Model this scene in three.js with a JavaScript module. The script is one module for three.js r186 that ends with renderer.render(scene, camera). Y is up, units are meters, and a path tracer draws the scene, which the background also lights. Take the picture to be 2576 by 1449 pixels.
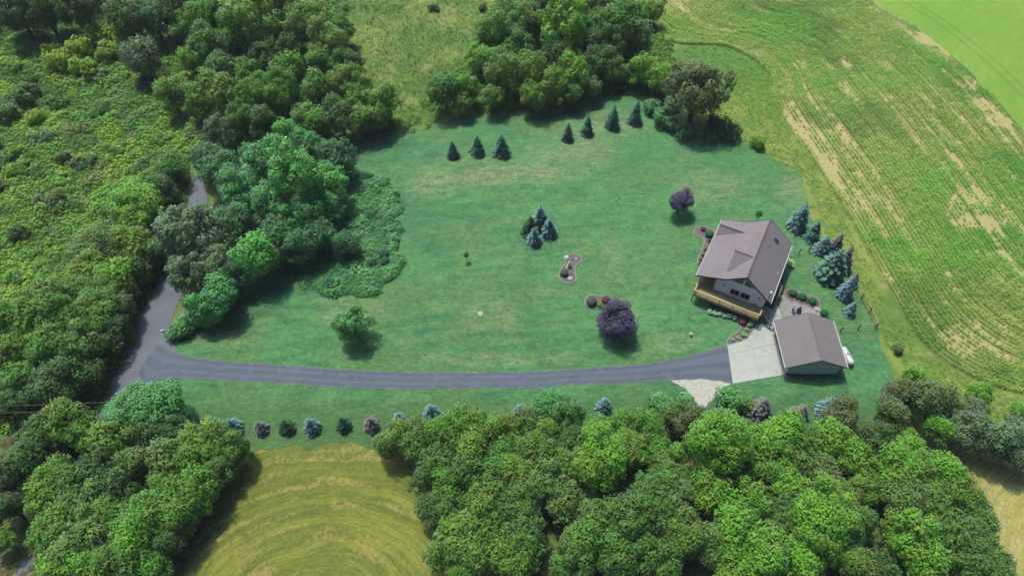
import * as THREE from 'three';
import { Sky } from 'three/addons/objects/Sky.js';
import { mergeGeometries } from 'three/addons/utils/BufferGeometryUtils.js';
import { RoundedBoxGeometry } from 'three/addons/geometries/RoundedBoxGeometry.js';

// ------------------------------------------------------------------ camera, sky, sun, exposure
const scene = new THREE.Scene();
const FOCAL = 1786, WIDE = 2576, HIGH = 1449, PITCH = THREE.MathUtils.degToRad(53.3), ALT = 85;
const camera = new THREE.PerspectiveCamera(THREE.MathUtils.radToDeg(2 * Math.atan(HIGH / 2 / FOCAL)), WIDE / HIGH, 0.5, 4000);
camera.position.set(0, ALT, 0);
camera.lookAt(0, ALT - Math.sin(PITCH) * 10, -Math.cos(PITCH) * 10);
const SUN = new THREE.Vector3(-0.22, 1, -0.31).normalize();
const sky = new Sky();
sky.name = 'sky'; sky.scale.setScalar(3000); sky.userData = { kind: 'structure' };
Object.assign(sky.material.uniforms.turbidity, { value: 10 });
sky.material.uniforms.rayleigh.value = 0.4; sky.material.uniforms.mieCoefficient.value = 0.006;
sky.material.uniforms.sunPosition.value.copy(SUN);
scene.add(sky);
scene.environmentIntensity = 0.3;
scene.fog = new THREE.FogExp2(new THREE.Color(0.84, 0.88, 0.86), 0.00011);
const sun = new THREE.DirectionalLight(new THREE.Color(1, 0.93, 0.8), 3.4);
sun.position.copy(SUN).multiplyScalar(260).add(new THREE.Vector3(0, 0, -80));
sun.target.position.set(0, 0, -80);
sun.name = 'sun'; sun.castShadow = true; sun.shadow.mapSize.set(4096, 4096);
Object.assign(sun.shadow.camera, { left: -150, right: 150, top: 130, bottom: -130, near: 10, far: 600 });
sun.shadow.radius = 3;
scene.add(sun, sun.target);
const renderer = new THREE.WebGLRenderer({ antialias: true });
renderer.toneMapping = THREE.LinearToneMapping;
renderer.toneMappingExposure = 1.4;
renderer.shadowMap.enabled = true;

// ------------------------------------------------------------------ helpers
const V = (x, y, z) => new THREE.Vector3(x, y, z);
function rng(seed) { let s = seed >>> 0; return () => { s = (s + 0x6d2b79f5) | 0; let t = Math.imul(s ^ (s >>> 15), 1 | s); t = (t + Math.imul(t ^ (t >>> 7), 61 | t)) ^ t; return ((t ^ (t >>> 14)) >>> 0) / 4294967296; }; }
const R = rng(7), rr = (a, b) => a + (b - a) * R();
const clamp = (x, a = 0, b = 1) => Math.min(b, Math.max(a, x)), lerp = (a, b, t) => a + (b - a) * t, smooth = (a, b, x) => { const t = clamp((x - a) / (b - a)); return t * t * (3 - 2 * t); };
// where the sight line of a place in the photo (2576 wide) meets the height h
function spot(px, py, h = 0) {
  const a = (px - WIDE / 2) / FOCAL, b = (py - HIGH / 2) / FOCAL;
  const dy = -Math.sin(PITCH) - b * Math.cos(PITCH), dz = -Math.cos(PITCH) + b * Math.sin(PITCH), t = (h - ALT) / dy;
  return V(a * t, h, dz * t);
}
const depthOf = (p) => -p.z * Math.cos(PITCH) - (p.y - ALT) * Math.sin(PITCH);
const rowOf = (p) => HIGH / 2 - FOCAL * ((p.y - ALT) * Math.cos(PITCH) - p.z * Math.sin(PITCH)) / depthOf(p);
const perm = new Float32Array(65536); { const q = rng(99); for (let i = 0; i < 65536; i++) perm[i] = q(); }
const lat = (i, j) => perm[((i * 73 + j * 179 + ((i * j) & 31) * 7) & 255) * 256 + ((j * 61 + i * 13) & 255)];
function noise(x, y) { const i = Math.floor(x), j = Math.floor(y), u = x - i, v = y - j, s = u * u * (3 - 2 * u), t = v * v * (3 - 2 * v); return lerp(lerp(lat(i, j), lat(i + 1, j), s), lerp(lat(i, j + 1), lat(i + 1, j + 1), s), t); }
const fbm = (x, y, n = 4) => { let s = 0, a = 0.5, w = 0; for (let i = 0; i < n; i++) { s += a * noise(x + i * 17.3, y - i * 9.1); w += a; a *= 0.5; x *= 2.03; y *= 2.03; } return s / w; };
const K = [2.3, 2.54, 3.28];                                                       // sun and sky on level ground, white = K
const s2l = (c) => (c <= 0.04045 ? c / 12.92 : ((c + 0.055) / 1.055) ** 2.4), l2s = (c) => (c <= 0.0031308 ? c * 12.92 : 1.055 * c ** (1 / 2.4) - 0.055);
const base = (r, g, b) => [s2l(r / 255) / K[0], s2l(g / 255) / K[1], s2l(b / 255) / K[2]];   // base colour of a thing seen in the sun as r, g, b
const col = (r, g, b) => new THREE.Color().setRGB(...base(r, g, b));
const mix3 = (a, b, t) => [lerp(a[0], b[0], t), lerp(a[1], b[1], t), lerp(a[2], b[2], t)];

function paint(w, h, f, opts = {}) {
  const d = new Uint8Array(w * h * 4);
  for (let y = 0, o = 0; y < h; y++) for (let x = 0; x < w; x++, o += 4) { const c = f(x, y); d[o] = 255 * l2s(clamp(c[0])); d[o + 1] = 255 * l2s(clamp(c[1])); d[o + 2] = 255 * l2s(clamp(c[2])); d[o + 3] = 255; }
  const t = new THREE.DataTexture(d, w, h); t.colorSpace = THREE.SRGBColorSpace; t.magFilter = t.minFilter = THREE.LinearFilter; t.wrapS = t.wrapT = opts.clamp ? THREE.ClampToEdgeWrapping : THREE.RepeatWrapping; t.needsUpdate = true; return t;
}
function heights(w, h, f) {
  const d = new Uint8Array(w * h * 4);
  for (let y = 0, o = 0; y < h; y++) for (let x = 0; x < w; x++, o += 4) { d[o] = d[o + 1] = d[o + 2] = 255 * clamp(f(x, y)); d[o + 3] = 255; }
  const t = new THREE.DataTexture(d, w, h); t.magFilter = t.minFilter = THREE.LinearFilter; t.wrapS = t.wrapT = THREE.RepeatWrapping; t.needsUpdate = true; return t;
}
const std = (o) => new THREE.MeshStandardMaterial({ roughness: 0.9, metalness: 0, ...o });
const plain = (r, g, b, o = {}) => std({ color: col(r, g, b), ...o });

const used = new Map();
function numbered(n) { const k = used.get(n) ?? 0; used.set(n, k + 1); return k ? `${n}_${String(k).padStart(3, '0')}` : n; }
function tag(o, label, category, group) { o.userData = { ...o.userData, label, category, ...(group ? { group } : {}) }; return o; }
function thing(name, label, category, p = V(0, 0, 0), turn = 0, group) { const o = new THREE.Group(); o.name = numbered(name); o.position.copy(p); o.rotation.y = turn; tag(o, label, category, group); scene.add(o); return o; }
function part(name, geo, m, parent, p, turn) { const o = new THREE.Mesh(geo, m); o.name = name; if (p) o.position.copy(p); if (turn) o.rotation.y = turn; parent.add(o); return o; }
function struct(name, geo, m, y = 0) { const o = new THREE.Mesh(geo, m); o.name = numbered(name); o.position.y = y; o.userData = { kind: 'structure' }; scene.add(o); return o; }
function stuff(o, name, label, category) { o.name = numbered(name); o.userData = { kind: 'stuff', label, category }; scene.add(o); return o; }
function place(geo, x, y, z, rx = 0, ry = 0, rz = 0, s = 1) { const m = new THREE.Matrix4().compose(V(x, y, z), new THREE.Quaternion().setFromEuler(new THREE.Euler(rx, ry, rz)), typeof s === 'number' ? V(s, s, s) : s); return geo.clone().applyMatrix4(m); }
const box = (w, h, d, x, y, z, ry = 0) => place(new THREE.BoxGeometry(w, h, d), x, y, z, 0, ry);
function beam(a, b, w, h = w) {                                       // a squared timber from a to b
  const g = new THREE.BoxGeometry(w, h, a.distanceTo(b)), m = new THREE.Matrix4().lookAt(a, b, V(0, 1, 0.0001));
  m.setPosition(a.clone().lerp(b, 0.5)); return g.applyMatrix4(m);
}
function rod(a, b, r0, r1 = r0, n = 8) {
  const g = new THREE.CylinderGeometry(r1, r0, a.distanceTo(b), n), q = new THREE.Quaternion().setFromUnitVectors(V(0, 1, 0), b.clone().sub(a).normalize());
  return g.applyQuaternion(q).translate(...a.clone().lerp(b, 0.5).toArray());
}
function plate(pts, t, along, up) {                                   // a slab of thickness t under a flat outline, uv in metres
  const n = V(0, 0, 0), c = V(0, 0, 0);
  for (let i = 0; i < pts.length; i++) { n.add(pts[i].clone().sub(pts[0]).cross(pts[(i + 1) % pts.length].clone().sub(pts[0]))); c.add(pts[i]); }
  n.normalize(); if (n.y < 0 && !up) { pts = [...pts].reverse(); n.negate(); }
  const a = (along ?? pts[1].clone().sub(pts[0])).clone().normalize(), b = n.clone().cross(a), pos = [], uv = [], N = pts.length, low = pts.map((p) => p.clone().addScaledVector(n, -t));
  const tri = (...q) => { for (const p of q) { pos.push(p.x, p.y, p.z); uv.push(p.dot(a), p.dot(b)); } };
  const flat = THREE.ShapeUtils.triangulateShape(pts.map((p) => new THREE.Vector2(p.dot(a), p.dot(b))), []);
  for (const [i, j, k] of flat) { tri(pts[i], pts[j], pts[k]); tri(low[i], low[k], low[j]); }
  for (let i = 0; i < N; i++) { const j = (i + 1) % N; tri(pts[i], low[i], pts[j]); tri(pts[j], low[i], low[j]); }
  const g = new THREE.BufferGeometry(); g.setAttribute('position', new THREE.Float32BufferAttribute(pos, 3)); g.setAttribute('uv', new THREE.Float32BufferAttribute(uv, 2)); g.computeVertexNormals(); return g;
}
function curve2(pts, n, closed) { return new THREE.CatmullRomCurve3(pts, closed, 'centripetal').getPoints(n); }
// a flat sheet on the ground inside an outline of places; uv over the box x0..x1, z0..z1 or in metres
function sheet(name, pts, y, m, bx) {
  const s = new THREE.Shape(pts.map((p) => new THREE.Vector2(p.x, -p.z))), g = new THREE.ShapeGeometry(s), p = g.attributes.position, uv = g.attributes.uv;
  for (let i = 0; i < p.count; i++) { const x = p.getX(i), z = -p.getY(i); if (bx) uv.setXY(i, (x - bx[0]) / (bx[1] - bx[0]), (z - bx[2]) / (bx[3] - bx[2])); else uv.setXY(i, x, z); }
  g.rotateX(-Math.PI / 2); return struct(name, g, m, y);
}
const spots = (list, h = 0) => list.map(([x, y]) => spot(x, y, h));
const inside = (x, z, poly) => { let c = false; for (let i = 0, j = poly.length - 1; i < poly.length; j = i++) { const a = poly[i], b = poly[j]; if ((a.z > z) !== (b.z > z) && x < ((b.x - a.x) * (z - a.z)) / (b.z - a.z) + a.x) c = !c; } return c; };

// ------------------------------------------------------------------ ground and fields
const tile = (size, m, f) => paint(size, size, (x, y) => f((x / size) * m, (y / size) * m, x, y));
{
  const a = base(100, 132, 58), b = base(136, 160, 76), c = base(78, 106, 48);
  const t = tile(1024, 60, (x, z) => { const n = fbm(x * 0.25, z * 0.25), k = fbm(x * 2.4, z * 2.4, 3); let q = mix3(a, b, smooth(0.35, 0.7, n)); q = mix3(q, c, smooth(0.5, 0.8, k) * 0.7); return q; });
  const g = new THREE.PlaneGeometry(4000, 4000); g.rotateX(-Math.PI / 2); const uv = g.attributes.uv; for (let i = 0; i < uv.count; i++) uv.setXY(i, uv.getX(i) * 66, uv.getY(i) * 66);
  struct('ground', g, std({ map: t, roughness: 1 }));
}
const grain = heights(512, 512, (x, y) => 0.5 * noise(x * 0.5, y * 0.5) + 0.5 * noise(x * 0.13, y * 0.13));
const grainAt = (k) => { const t = grain.clone(); t.repeat.set(k, k); t.needsUpdate = true; return t; };

// an outline cut into short pieces and made uneven
function rough(pts, amp, step = 0.8) { const out = []; pts.forEach((p, i) => { const q = pts[(i + 1) % pts.length], n = Math.max(1, Math.round(p.distanceTo(q) / step)); for (let k = 0; k < n; k++) { const a = p.clone().lerp(q, k / n); a.x += amp * (2 * fbm(a.x * 0.5, a.z * 0.5) - 1); a.z += amp * (2 * fbm(a.x * 0.5 + 50, a.z * 0.5) - 1); out.push(a); } }); return out; }
const lawnOutline = rough(spots([[450, 800], [560, 760], [660, 700], [830, 640], [930, 560], [900, 470], [850, 420], [850, 345], [1000, 318], [1300, 280], [1588, 236], [1630, 270], [1680, 330], [1760, 350], [1850, 330], [2010, 432], [2050, 560], [2110, 640], [2160, 730], [2210, 830], [2250, 960], [2280, 1060], [2200, 1120], [1900, 1110], [1300, 1110], [1060, 1140], [960, 1128], [840, 1122], [640, 1140], [560, 1140], [440, 1090], [330, 1060], [360, 980], [400, 900]]), 1.3);
const LB = [-56, 56, -112, -30];
const dry = [[1180, 430, 120, 34], [1420, 395, 110, 40], [1090, 470, 60, 30], [1300, 440, 120, 24], [930, 345, 60, 30], [1075, 900, 17, 8], [1700, 860, 60, 22], [1640, 890, 50, 14], [1540, 640, 22, 60], [1240, 800, 70, 40], [560, 850, 80, 20], [900, 955, 200, 10], [1790, 470, 80, 40], [1500, 320, 120, 40], [880, 780, 80, 40], [1250, 905, 120, 15], [2190, 850, 18, 6], [2010, 480, 60, 30], [1560, 780, 40, 30]].map(([x, y, w, h]) => { const p = spot(x, y), q = spot(x + w, y), s = spot(x, y - h); return [p.x, p.z, q.x - p.x, p.z - s.z]; });
{
  const g1 = base(84, 148, 88), g2 = base(108, 172, 100), g3 = base(72, 132, 80), d1 = base(162, 178, 120), yl = base(116, 160, 84);
  const W = 2048, H = 1500;
  const t = paint(W, H, (i, j) => {
    const x = lerp(LB[0], LB[1], i / W), z = lerp(LB[2], LB[3], j / H);
    const n = fbm(x * 0.09, z * 0.09), m = fbm(x * 0.45 + 40, z * 0.6), f = fbm(x * 3.1, z * 3.6, 3), st = noise(x * 0.25, z * 1.3 + x * 0.2), gr = lat(i & 1023, j & 1023);
    let q = mix3(g1, g2, smooth(0.3, 0.7, n * 0.6 + 0.4 * st)); q = mix3(q, g3, smooth(0.5, 0.75, m) * 0.6);
    const mow = 0.5 + 0.5 * Math.sin((z * 2.6 + 2.4 * noise(x * 0.05, z * 0.08) * 2.6 - x * 0.25)); q = mix3(q, g2, 0.3 * mow * mow); q = mix3(q, yl, 0.55 * smooth(0.45, 0.7, fbm(x * 0.13 + 21, z * 0.16 + 5)));
    q = mix3(q, base(92, 132, 60), 0.7 * smooth(-47, -42, z)); q = mix3(q, g2, smooth(0.1, 0.9, (x + 50) / 100) * smooth(-60, -100, z) * 0.5);
    let d = 0.28 * smooth(0.55, 0.8, fbm(x * 0.2 + 9, z * 0.35 + 3));
    for (const [cx, cz, rx, rz] of dry) { const e = ((x - cx) / rx) ** 2 + ((z - cz) / rz) ** 2; if (e < 2.2) d += (1 - smooth(0.1, 2.2, e)) * (0.25 + 0.75 * smooth(0.35, 0.7, fbm(x * 0.7 + z * 0.2, z * 2.2, 3))); }
    q = mix3(q, d1, clamp(d * 0.62) * (0.5 + f));
    const st2 = noise(x * 1.2 + z * 0.2, z * 5.5), sp = fbm(x * 1.5, z * 1.7, 2), v = 0.95 + 0.62 * (f - 0.5) + 0.3 * (st2 - 0.5) + 0.2 * (gr - 0.5) + 0.22 * (sp - 0.5); return [q[0] * v, q[1] * v, q[2] * v];
  }, { clamp: true });
  sheet('lawn', lawnOutline, 0.02, std({ map: t, bumpMap: grainAt(26), bumpScale: 0.05, roughness: 1 }), LB);
}
// grass verge between the lawn and the crop
const inner = curve2(spots([[1500, -60], [1600, 40], [1690, 105], [1830, 118], [1930, 180], [1962, 270], [2050, 410], [2150, 570], [2235, 720], [2335, 875], [2450, 950], [2600, 995], [2800, 1010]]), 300);
const outer = curve2(spots([[1900, -260], [2060, -90], [2190, -2], [2310, 72], [2450, 190], [2560, 310], [2680, 460], [2780, 600], [2880, 760]]), 300);
const vergeOutline = [...inner.filter((p, i) => i % 4 === 0), ...spots([[2800, 1300], [2200, 1200], [2230, 960], [2140, 730], [2040, 560], [1990, 440], [1830, 330], [1640, 230], [1500, 60]])];
{
  const a = base(138, 172, 66), b = base(172, 194, 80), c = base(108, 154, 56), d = base(196, 190, 104);
  const VB = [10, 110, -170, -20], W = 1024, H = 1400;
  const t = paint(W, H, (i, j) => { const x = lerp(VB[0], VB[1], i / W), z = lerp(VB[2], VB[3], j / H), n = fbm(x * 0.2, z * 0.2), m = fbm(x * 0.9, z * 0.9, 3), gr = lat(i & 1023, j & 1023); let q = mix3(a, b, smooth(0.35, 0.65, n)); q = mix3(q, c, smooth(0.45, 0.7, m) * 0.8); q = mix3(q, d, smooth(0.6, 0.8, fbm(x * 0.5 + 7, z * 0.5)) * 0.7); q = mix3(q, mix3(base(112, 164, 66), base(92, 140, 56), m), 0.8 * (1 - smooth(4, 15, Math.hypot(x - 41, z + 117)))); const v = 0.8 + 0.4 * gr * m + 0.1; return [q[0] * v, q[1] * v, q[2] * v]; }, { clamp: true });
  sheet('grass_verge', vergeOutline, 0.01, std({ map: t, bumpMap: grainAt(30), bumpScale: 0.08, roughness: 1 }), VB);
}
// bare soil of the crop field
const cropOutline = [...inner.filter((p, i) => i % 4 === 0), ...outer.filter((p, i) => i % 4 === 0).reverse()];
{
  const a = base(216, 200, 136), b = base(232, 204, 152), c = base(186, 192, 100);
  const t = tile(1024, 40, (x, z) => { const n = fbm(x * 0.3, z * 0.3), m = fbm(x * 3, z * 3, 3); let q = mix3(a, b, smooth(0.35, 0.7, n)); q = mix3(q, c, smooth(0.45, 0.7, m) * 0.6); return q; });
  t.repeat.set(1 / 40, 1 / 40);
  sheet('soil', cropOutline, 0.03, std({ map: t, roughness: 1, bumpMap: grainAt(1 / 6), bumpScale: 0.06 }));
}
// smooth bright green field beyond the crop
{
  const pts = [...outer.filter((p, i) => i % 4 === 0), V(330, 0, -60), V(330, 0, -330), V(60, 0, -330)];
  const a = base(166, 222, 62), b = base(180, 230, 78), c = base(144, 204, 50), GB = [40, 240, -240, -60], W = 1400, H = 1200, edge = outer.filter((p, i) => i % 3 === 0);
  const t = paint(W, H, (i, j) => { const x = lerp(GB[0], GB[1], i / W), z = lerp(GB[2], GB[3], j / H), s = x * 0.62 - z * -0.78, n = fbm(x * 0.1, z * 0.1), st = noise(s * 0.9, (x - z) * 0.03), f = fbm(x * 1.2, z * 1.6, 3), gr = lat(i & 1023, j & 1023); let q = mix3(a, b, smooth(0.3, 0.7, n)); q = mix3(q, c, smooth(0.4, 0.75, f) * 0.45 + 0.22 * st); let dd = 1e9; for (const p of edge) { const e = (p.x - x) ** 2 + (p.z - z) ** 2; if (e < dd) dd = e; } dd = Math.sqrt(dd); const tl = Math.max(1 - Math.abs(dd - 5.2) / 0.3, 1 - Math.abs(dd - 7.1) / 0.3, 0); const v = (0.84 + 0.2 * gr + 0.1 * f) * (1 - 0.22 * Math.min(1, tl * 2)); return [q[0] * v, q[1] * v, q[2] * v]; });
  sheet('green_field', pts, 0.02, std({ map: t, roughness: 1, bumpMap: grainAt(60), bumpScale: 0.12 }), GB);
}
// mown fields with curved windrows
function mown(name, outline, MB, W, H, cx, cz, sx, pal, k) {
  const [a, b, c, d] = pal;
  const t = paint(W, H, (i, j) => {
    const x = lerp(MB[0], MB[1], i / W), z = lerp(MB[2], MB[3], j / H), wob = fbm(x * 0.12, z * 0.12) * 3, r = Math.hypot((x - cx) * sx, z - cz) + wob, th = Math.atan2(z - cz, x - cx);
    const band = noise(r * 1.25 + 3, th * 1.1), fine = noise(r * 5.5, th * 3.4), n = fbm(x * 0.3, z * 0.3), f = fbm(x * 3.2, z * 3.2, 3), gr = lat(i & 1023, j & 1023);
    let q = mix3(a, b, smooth(0.3, 0.7, band)); q = mix3(q, c, smooth(0.42, 0.7, fine * 0.6 + n * 0.4) * 0.6);
    q = mix3(q, d, smooth(0.6, 0.84, noise(r * 1.5 + 20, th * 2.0) * 0.66 + 0.34 * f) * k);
    const st3 = noise(r * 9, th * 9), v = 0.5 + 0.5 * f + 0.3 * gr + 0.3 * st3; return [q[0] * v, q[1] * v, q[2] * v];
  }, { clamp: true });
  return sheet(name, rough(outline, 0.9, 0.6), 0.03, std({ map: t, roughness: 1, bumpMap: grainAt(16), bumpScale: 0.06 }), MB);
}
mown('mown_field', curve2(spots([[610, 1150], [700, 1131], [850, 1124], [950, 1130], [1040, 1158], [1130, 1240], [1200, 1400], [1240, 1700], [300, 1700], [400, 1450], [500, 1300]]), 80, true), [-52, 0, -40, -2], 1400, 1024, -22, -17, 0.92, [base(144, 154, 46), base(168, 172, 62), base(120, 138, 38), base(200, 180, 100)], 0.65);
mown('hay_field', spots([[2260, 1060], [2900, 1090], [2900, 1800], [2300, 1800], [2380, 1300]]), [40, 80, -44, -4], 1000, 1000, 78, -14, 1, [base(212, 204, 106), base(228, 216, 126), base(182, 188, 92), base(240, 212, 158)], 0.8);
mown('meadow', spots([[880, -200], [1330, -200], [1300, 60], [1180, 200], [1060, 330], [960, 330], [900, 180], [860, 60]]), [-60, 20, -200, -90], 1000, 1400, -40, -180, 0.8, [base(116, 152, 68), base(138, 164, 80), base(98, 136, 56), base(160, 168, 98)], 0.6);

// ------------------------------------------------------------------ road, driveway, pad, gravel
const asphalt = (r, g, b) => { const a = base(r, g, b); const t = tile(1024, 16, (x, z, i, j) => { const n = fbm(x * 0.5, z * 0.5), k = fbm(x * 9, z * 9, 2), v = 0.78 + 0.3 * n + 0.2 * k * lat(i & 1023, j & 1023); return [a[0] * v, a[1] * v, a[2] * v]; }); t.repeat.set(1 / 16, 1 / 16); return std({ map: t, roughness: 0.92, bumpMap: grainAt(0.5), bumpScale: 0.006 }); };
const roadM = asphalt(126, 132, 140), driveM = asphalt(92, 108, 136), oldM = asphalt(122, 116, 126);
sheet('road', curve2(spots([[500, 440], [520, 500], [512, 560], [490, 650], [455, 740], [432, 800], [428, 850], [445, 885], [420, 930], [380, 965], [310, 1060], [200, 1210], [110, 1350], [40, 1490], [-60, 1600], [-100, 1560], [20, 1470], [82, 1345], [160, 1190], [262, 1000], [330, 850], [400, 700], [440, 600], [468, 530], [488, 450]]), 200, true), 0.04, roadM);
const driveTop = curve2(spots([[395, 862], [416, 874], [450, 889], [530, 905], [700, 918], [900, 932], [1100, 937], [1350, 934], [1500, 925], [1650, 912], [1740, 893], [1831, 868]]), 80), driveLow = curve2(spots([[1843, 965], [1780, 956], [1700, 957], [1560, 966], [1390, 971], [1372, 975], [1200, 977], [1000, 979], [850, 975], [700, 965], [560, 958], [480, 952], [400, 955], [360, 972], [345, 940]]), 80);
{ // the driveway as a strip: u along it, v across
  const n = 170, top = new THREE.CatmullRomCurve3(driveTop), low = new THREE.CatmullRomCurve3([...driveLow].reverse()), pos = [], uv = [], ix = []; let len = 0, last;
  for (let i = 0; i <= n; i++) { const A = top.getPointAt(i / n), B = low.getPointAt(i / n), m = A.clone().lerp(B, 0.5); if (last) len += m.distanceTo(last); last = m; for (let j = 0; j <= 4; j++) { const p = A.clone().lerp(B, j / 4), e = (j === 0 ? 1 : j === 4 ? -1 : 0) * 0.22 * (noise(i * 0.9, j * 7) - 0.5); pos.push(p.x, 0, p.z + e); uv.push(len / 75, j / 4); } if (i) for (let j = 0; j < 4; j++) { const a = i * 5 + j, b = a - 5; ix.push(b, b + 1, a, a, b + 1, a + 1); } }
  const g = new THREE.BufferGeometry(); g.setAttribute('position', new THREE.Float32BufferAttribute(pos, 3)); g.setAttribute('uv', new THREE.Float32BufferAttribute(uv, 2)); g.setIndex(ix); g.computeVertexNormals(); if (g.attributes.normal.getY(0) < 0) { g.setIndex(ix.map((v, i) => ix[i - (i % 3) + [0, 2, 1][i % 3]])); g.computeVertexNormals(); }
  const a = base(102, 112, 126), b = base(128, 136, 146), c = base(90, 99, 114), t = paint(2048, 96, (i, j) => { const u = (i / 2048) * 75, v = j / 96, tr = Math.max(1 - Math.abs(v - 0.3) / 0.14, 1 - Math.abs(v - 0.68) / 0.14, 0), n1 = fbm(u * 0.5, v * 5), n2 = fbm(u * 2.2, v * 14, 3), crack = Math.abs(noise(u * 0.35 + 3, v * 2.2) - 0.5) < 0.006 ? 0.8 : 1; let q = mix3(a, b, 0.55 * tr * (0.4 + n1)); q = mix3(q, c, smooth(0.5, 0.7, n1) * 0.5); q = mix3(q, b, smooth(0.62, 0.75, fbm(u * 0.9 + 50, v * 3)) * 0.35); q = mix3(q, base(132, 138, 118), smooth(0.06, 0.0, Math.min(v, 1 - v) - 0.02 * n2) * 0.8); const k = (0.86 + 0.22 * n2 + 0.1 * lat(i & 1023, j)) * crack; return [q[0] * k, q[1] * k, q[2] * k]; });
  t.wrapT = THREE.ClampToEdgeWrapping; t.wrapS = THREE.ClampToEdgeWrapping;
  struct('driveway', g, std({ map: t, roughness: 0.9 }), 0.055);
}
{ // pale crumbled shoulder along the driveway
  const a = base(168, 172, 152), b = base(120, 146, 100); const t = tile(512, 8, (x, z, i, j) => { const k = fbm(x * 3, z * 3, 3); return mix3(b, a, smooth(0.4, 0.6, k * 0.8 + 0.2 * lat(i, j))); }); t.repeat.set(1 / 8, 1 / 8);
  const w = (p, i, c, s) => { const q = c[Math.min(i + 1, c.length - 1)].clone().sub(c[Math.max(i - 1, 0)]).normalize(); return p.clone().add(V(-q.z, 0, q.x).multiplyScalar(s * (0.05 + 0.5 * noise(i * 0.43, s * 9) ** 2))); };
  const lowS = driveLow.slice(18, 76), topS = driveTop.slice(10, 74);
  sheet('road_shoulder', [...lowS, ...lowS.map((p, i) => w(p, i, lowS, 1)).reverse()], 0.045, std({ map: t, roughness: 1 }));
  sheet('road_shoulder', [...topS, ...topS.map((p, i) => w(p, i, topS, 1)).reverse()], 0.047, std({ map: t, roughness: 1 }));
}
const concrete = (() => { const a = base(202, 206, 196), t = tile(1024, 12, (x, z, i, j) => { const n = fbm(x * 0.6, z * 0.6), k = fbm(x * 6, z * 6, 3), v = 0.86 + 0.2 * n + 0.12 * k - 0.12 * smooth(0.6, 0.75, fbm(x * 0.9 + 31, z * 0.9)) + 0.05 * lat(i & 1023, j & 1023); return [a[0] * v, a[1] * v, a[2] * v]; }); t.repeat.set(1 / 12, 1 / 12); return std({ map: t, roughness: 0.85 }); })();
const slabOf = (pts, t) => plate(pts, t, V(1, 0, 0));
// the pad: four slabs of concrete with open joints
const zc1 = (x, y) => [1674.5 + 0.3791 * x, 480.9 + 0.3791 * y], z3 = (x, y) => [1906.3 + 0.0948 * x, 704.1 + 0.0948 * y], z1 = (x, y) => [1734.6 + 0.11854 * x, 532.4 + 0.11854 * y], z2 = (x, y) => [1734.6 + 0.11854 * x, 669.8 + 0.11854 * y], z7 = (x, y) => [1373.9 + 0.1778 * x, 618.3 + 0.1778 * y];
{
  const pad = new THREE.Group(); pad.name = 'pavement'; pad.userData = { kind: 'structure' }; scene.add(pad);
  const at = (l, y = 0.08) => l.map(([x, z]) => spot(...zc1(x, z), y));
  const left = at([[411, 1022], [421, 1085], [430, 1150], [440, 1215], [449, 1277]]), right = at([[720, 945], [742, 1010], [760, 1075], [780, 1140], [803, 1216]]);
  part('slab', slabOf(curve2(at([[411, 1022], [480, 1005], [540, 980], [580, 930], [606, 880], [722, 942]]), 24).concat(at([[741, 1009], [422, 1084]])), 0.1), concrete, pad);
  for (let k = 1; k < 4; k++) { const e = 0.06; const A = left[k].clone().lerp(left[k + 1], 0.006), B = left[k + 1], C = right[k + 1], D = right[k].clone().lerp(right[k + 1], 0.006); A.z += 0; const m1 = A.clone().lerp(D, 0.5), m2 = B.clone().lerp(C, 0.5); part('slab', slabOf([A, B, m2.clone().add(V(-0.006, 0, 0)), m1.clone().add(V(-0.006, 0, 0))], 0.1), concrete, pad); part('slab', slabOf([m1.clone().add(V(0.006, 0, 0)), m2.clone().add(V(0.006, 0, 0)), C, D], 0.1), concrete, pad); }
}
{ // walk between house and garage
  const w = new THREE.Group(); w.name = 'path'; w.userData = { kind: 'structure' }; scene.add(w);
  const q = (l) => l.map(([x, z]) => spot(...z3(x, z), 0.075));
  part('slab', slabOf(q([[190, 500], [330, 640], [470, 680], [340, 1060], [60, 960]]), 0.09), concrete, w);
  part('slab', slabOf(q([[476, 684], [548, 672], [655, 1000], [404, 930]]), 0.09), concrete, w);
  part('slab', slabOf(q([[400, 938], [655, 1008], [620, 1080], [440, 1080], [352, 1058]]), 0.09), concrete, w);
  part('slab', slabOf(q([[50, 1000], [336, 1066], [440, 1086], [470, 1240], [520, 1440], [330, 1310], [0, 1110]]), 0.09), concrete, w);
}
{ // gravel turn-out
  const a = base(244, 240, 226), b = base(196, 194, 178); const t = tile(1024, 8, (x, z, i, j) => mix3(b, a, smooth(0.25, 0.7, 0.6 * fbm(x * 5, z * 5, 3) + 0.4 * lat(i, j)))); t.repeat.set(1 / 8, 1 / 8);
  const o = curve2(spots([[1690, 957], [1780, 955], [1842, 963], [1822, 975], [1812, 985], [1800, 1000], [1780, 1014], [1775, 1050], [1762, 1052], [1755, 1015], [1738, 1000], [1728, 985], [1716, 973]]), 90, true).map((p, i) => p.add(V(0.35 * (noise(i * 0.7, 3) - 0.5), 0, 0.35 * (noise(i * 0.7, 8) - 0.5))));
  sheet('gravel', o, 0.05, std({ map: t, roughness: 1, bumpMap: grainAt(1), bumpScale: 0.03 }));
}
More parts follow.
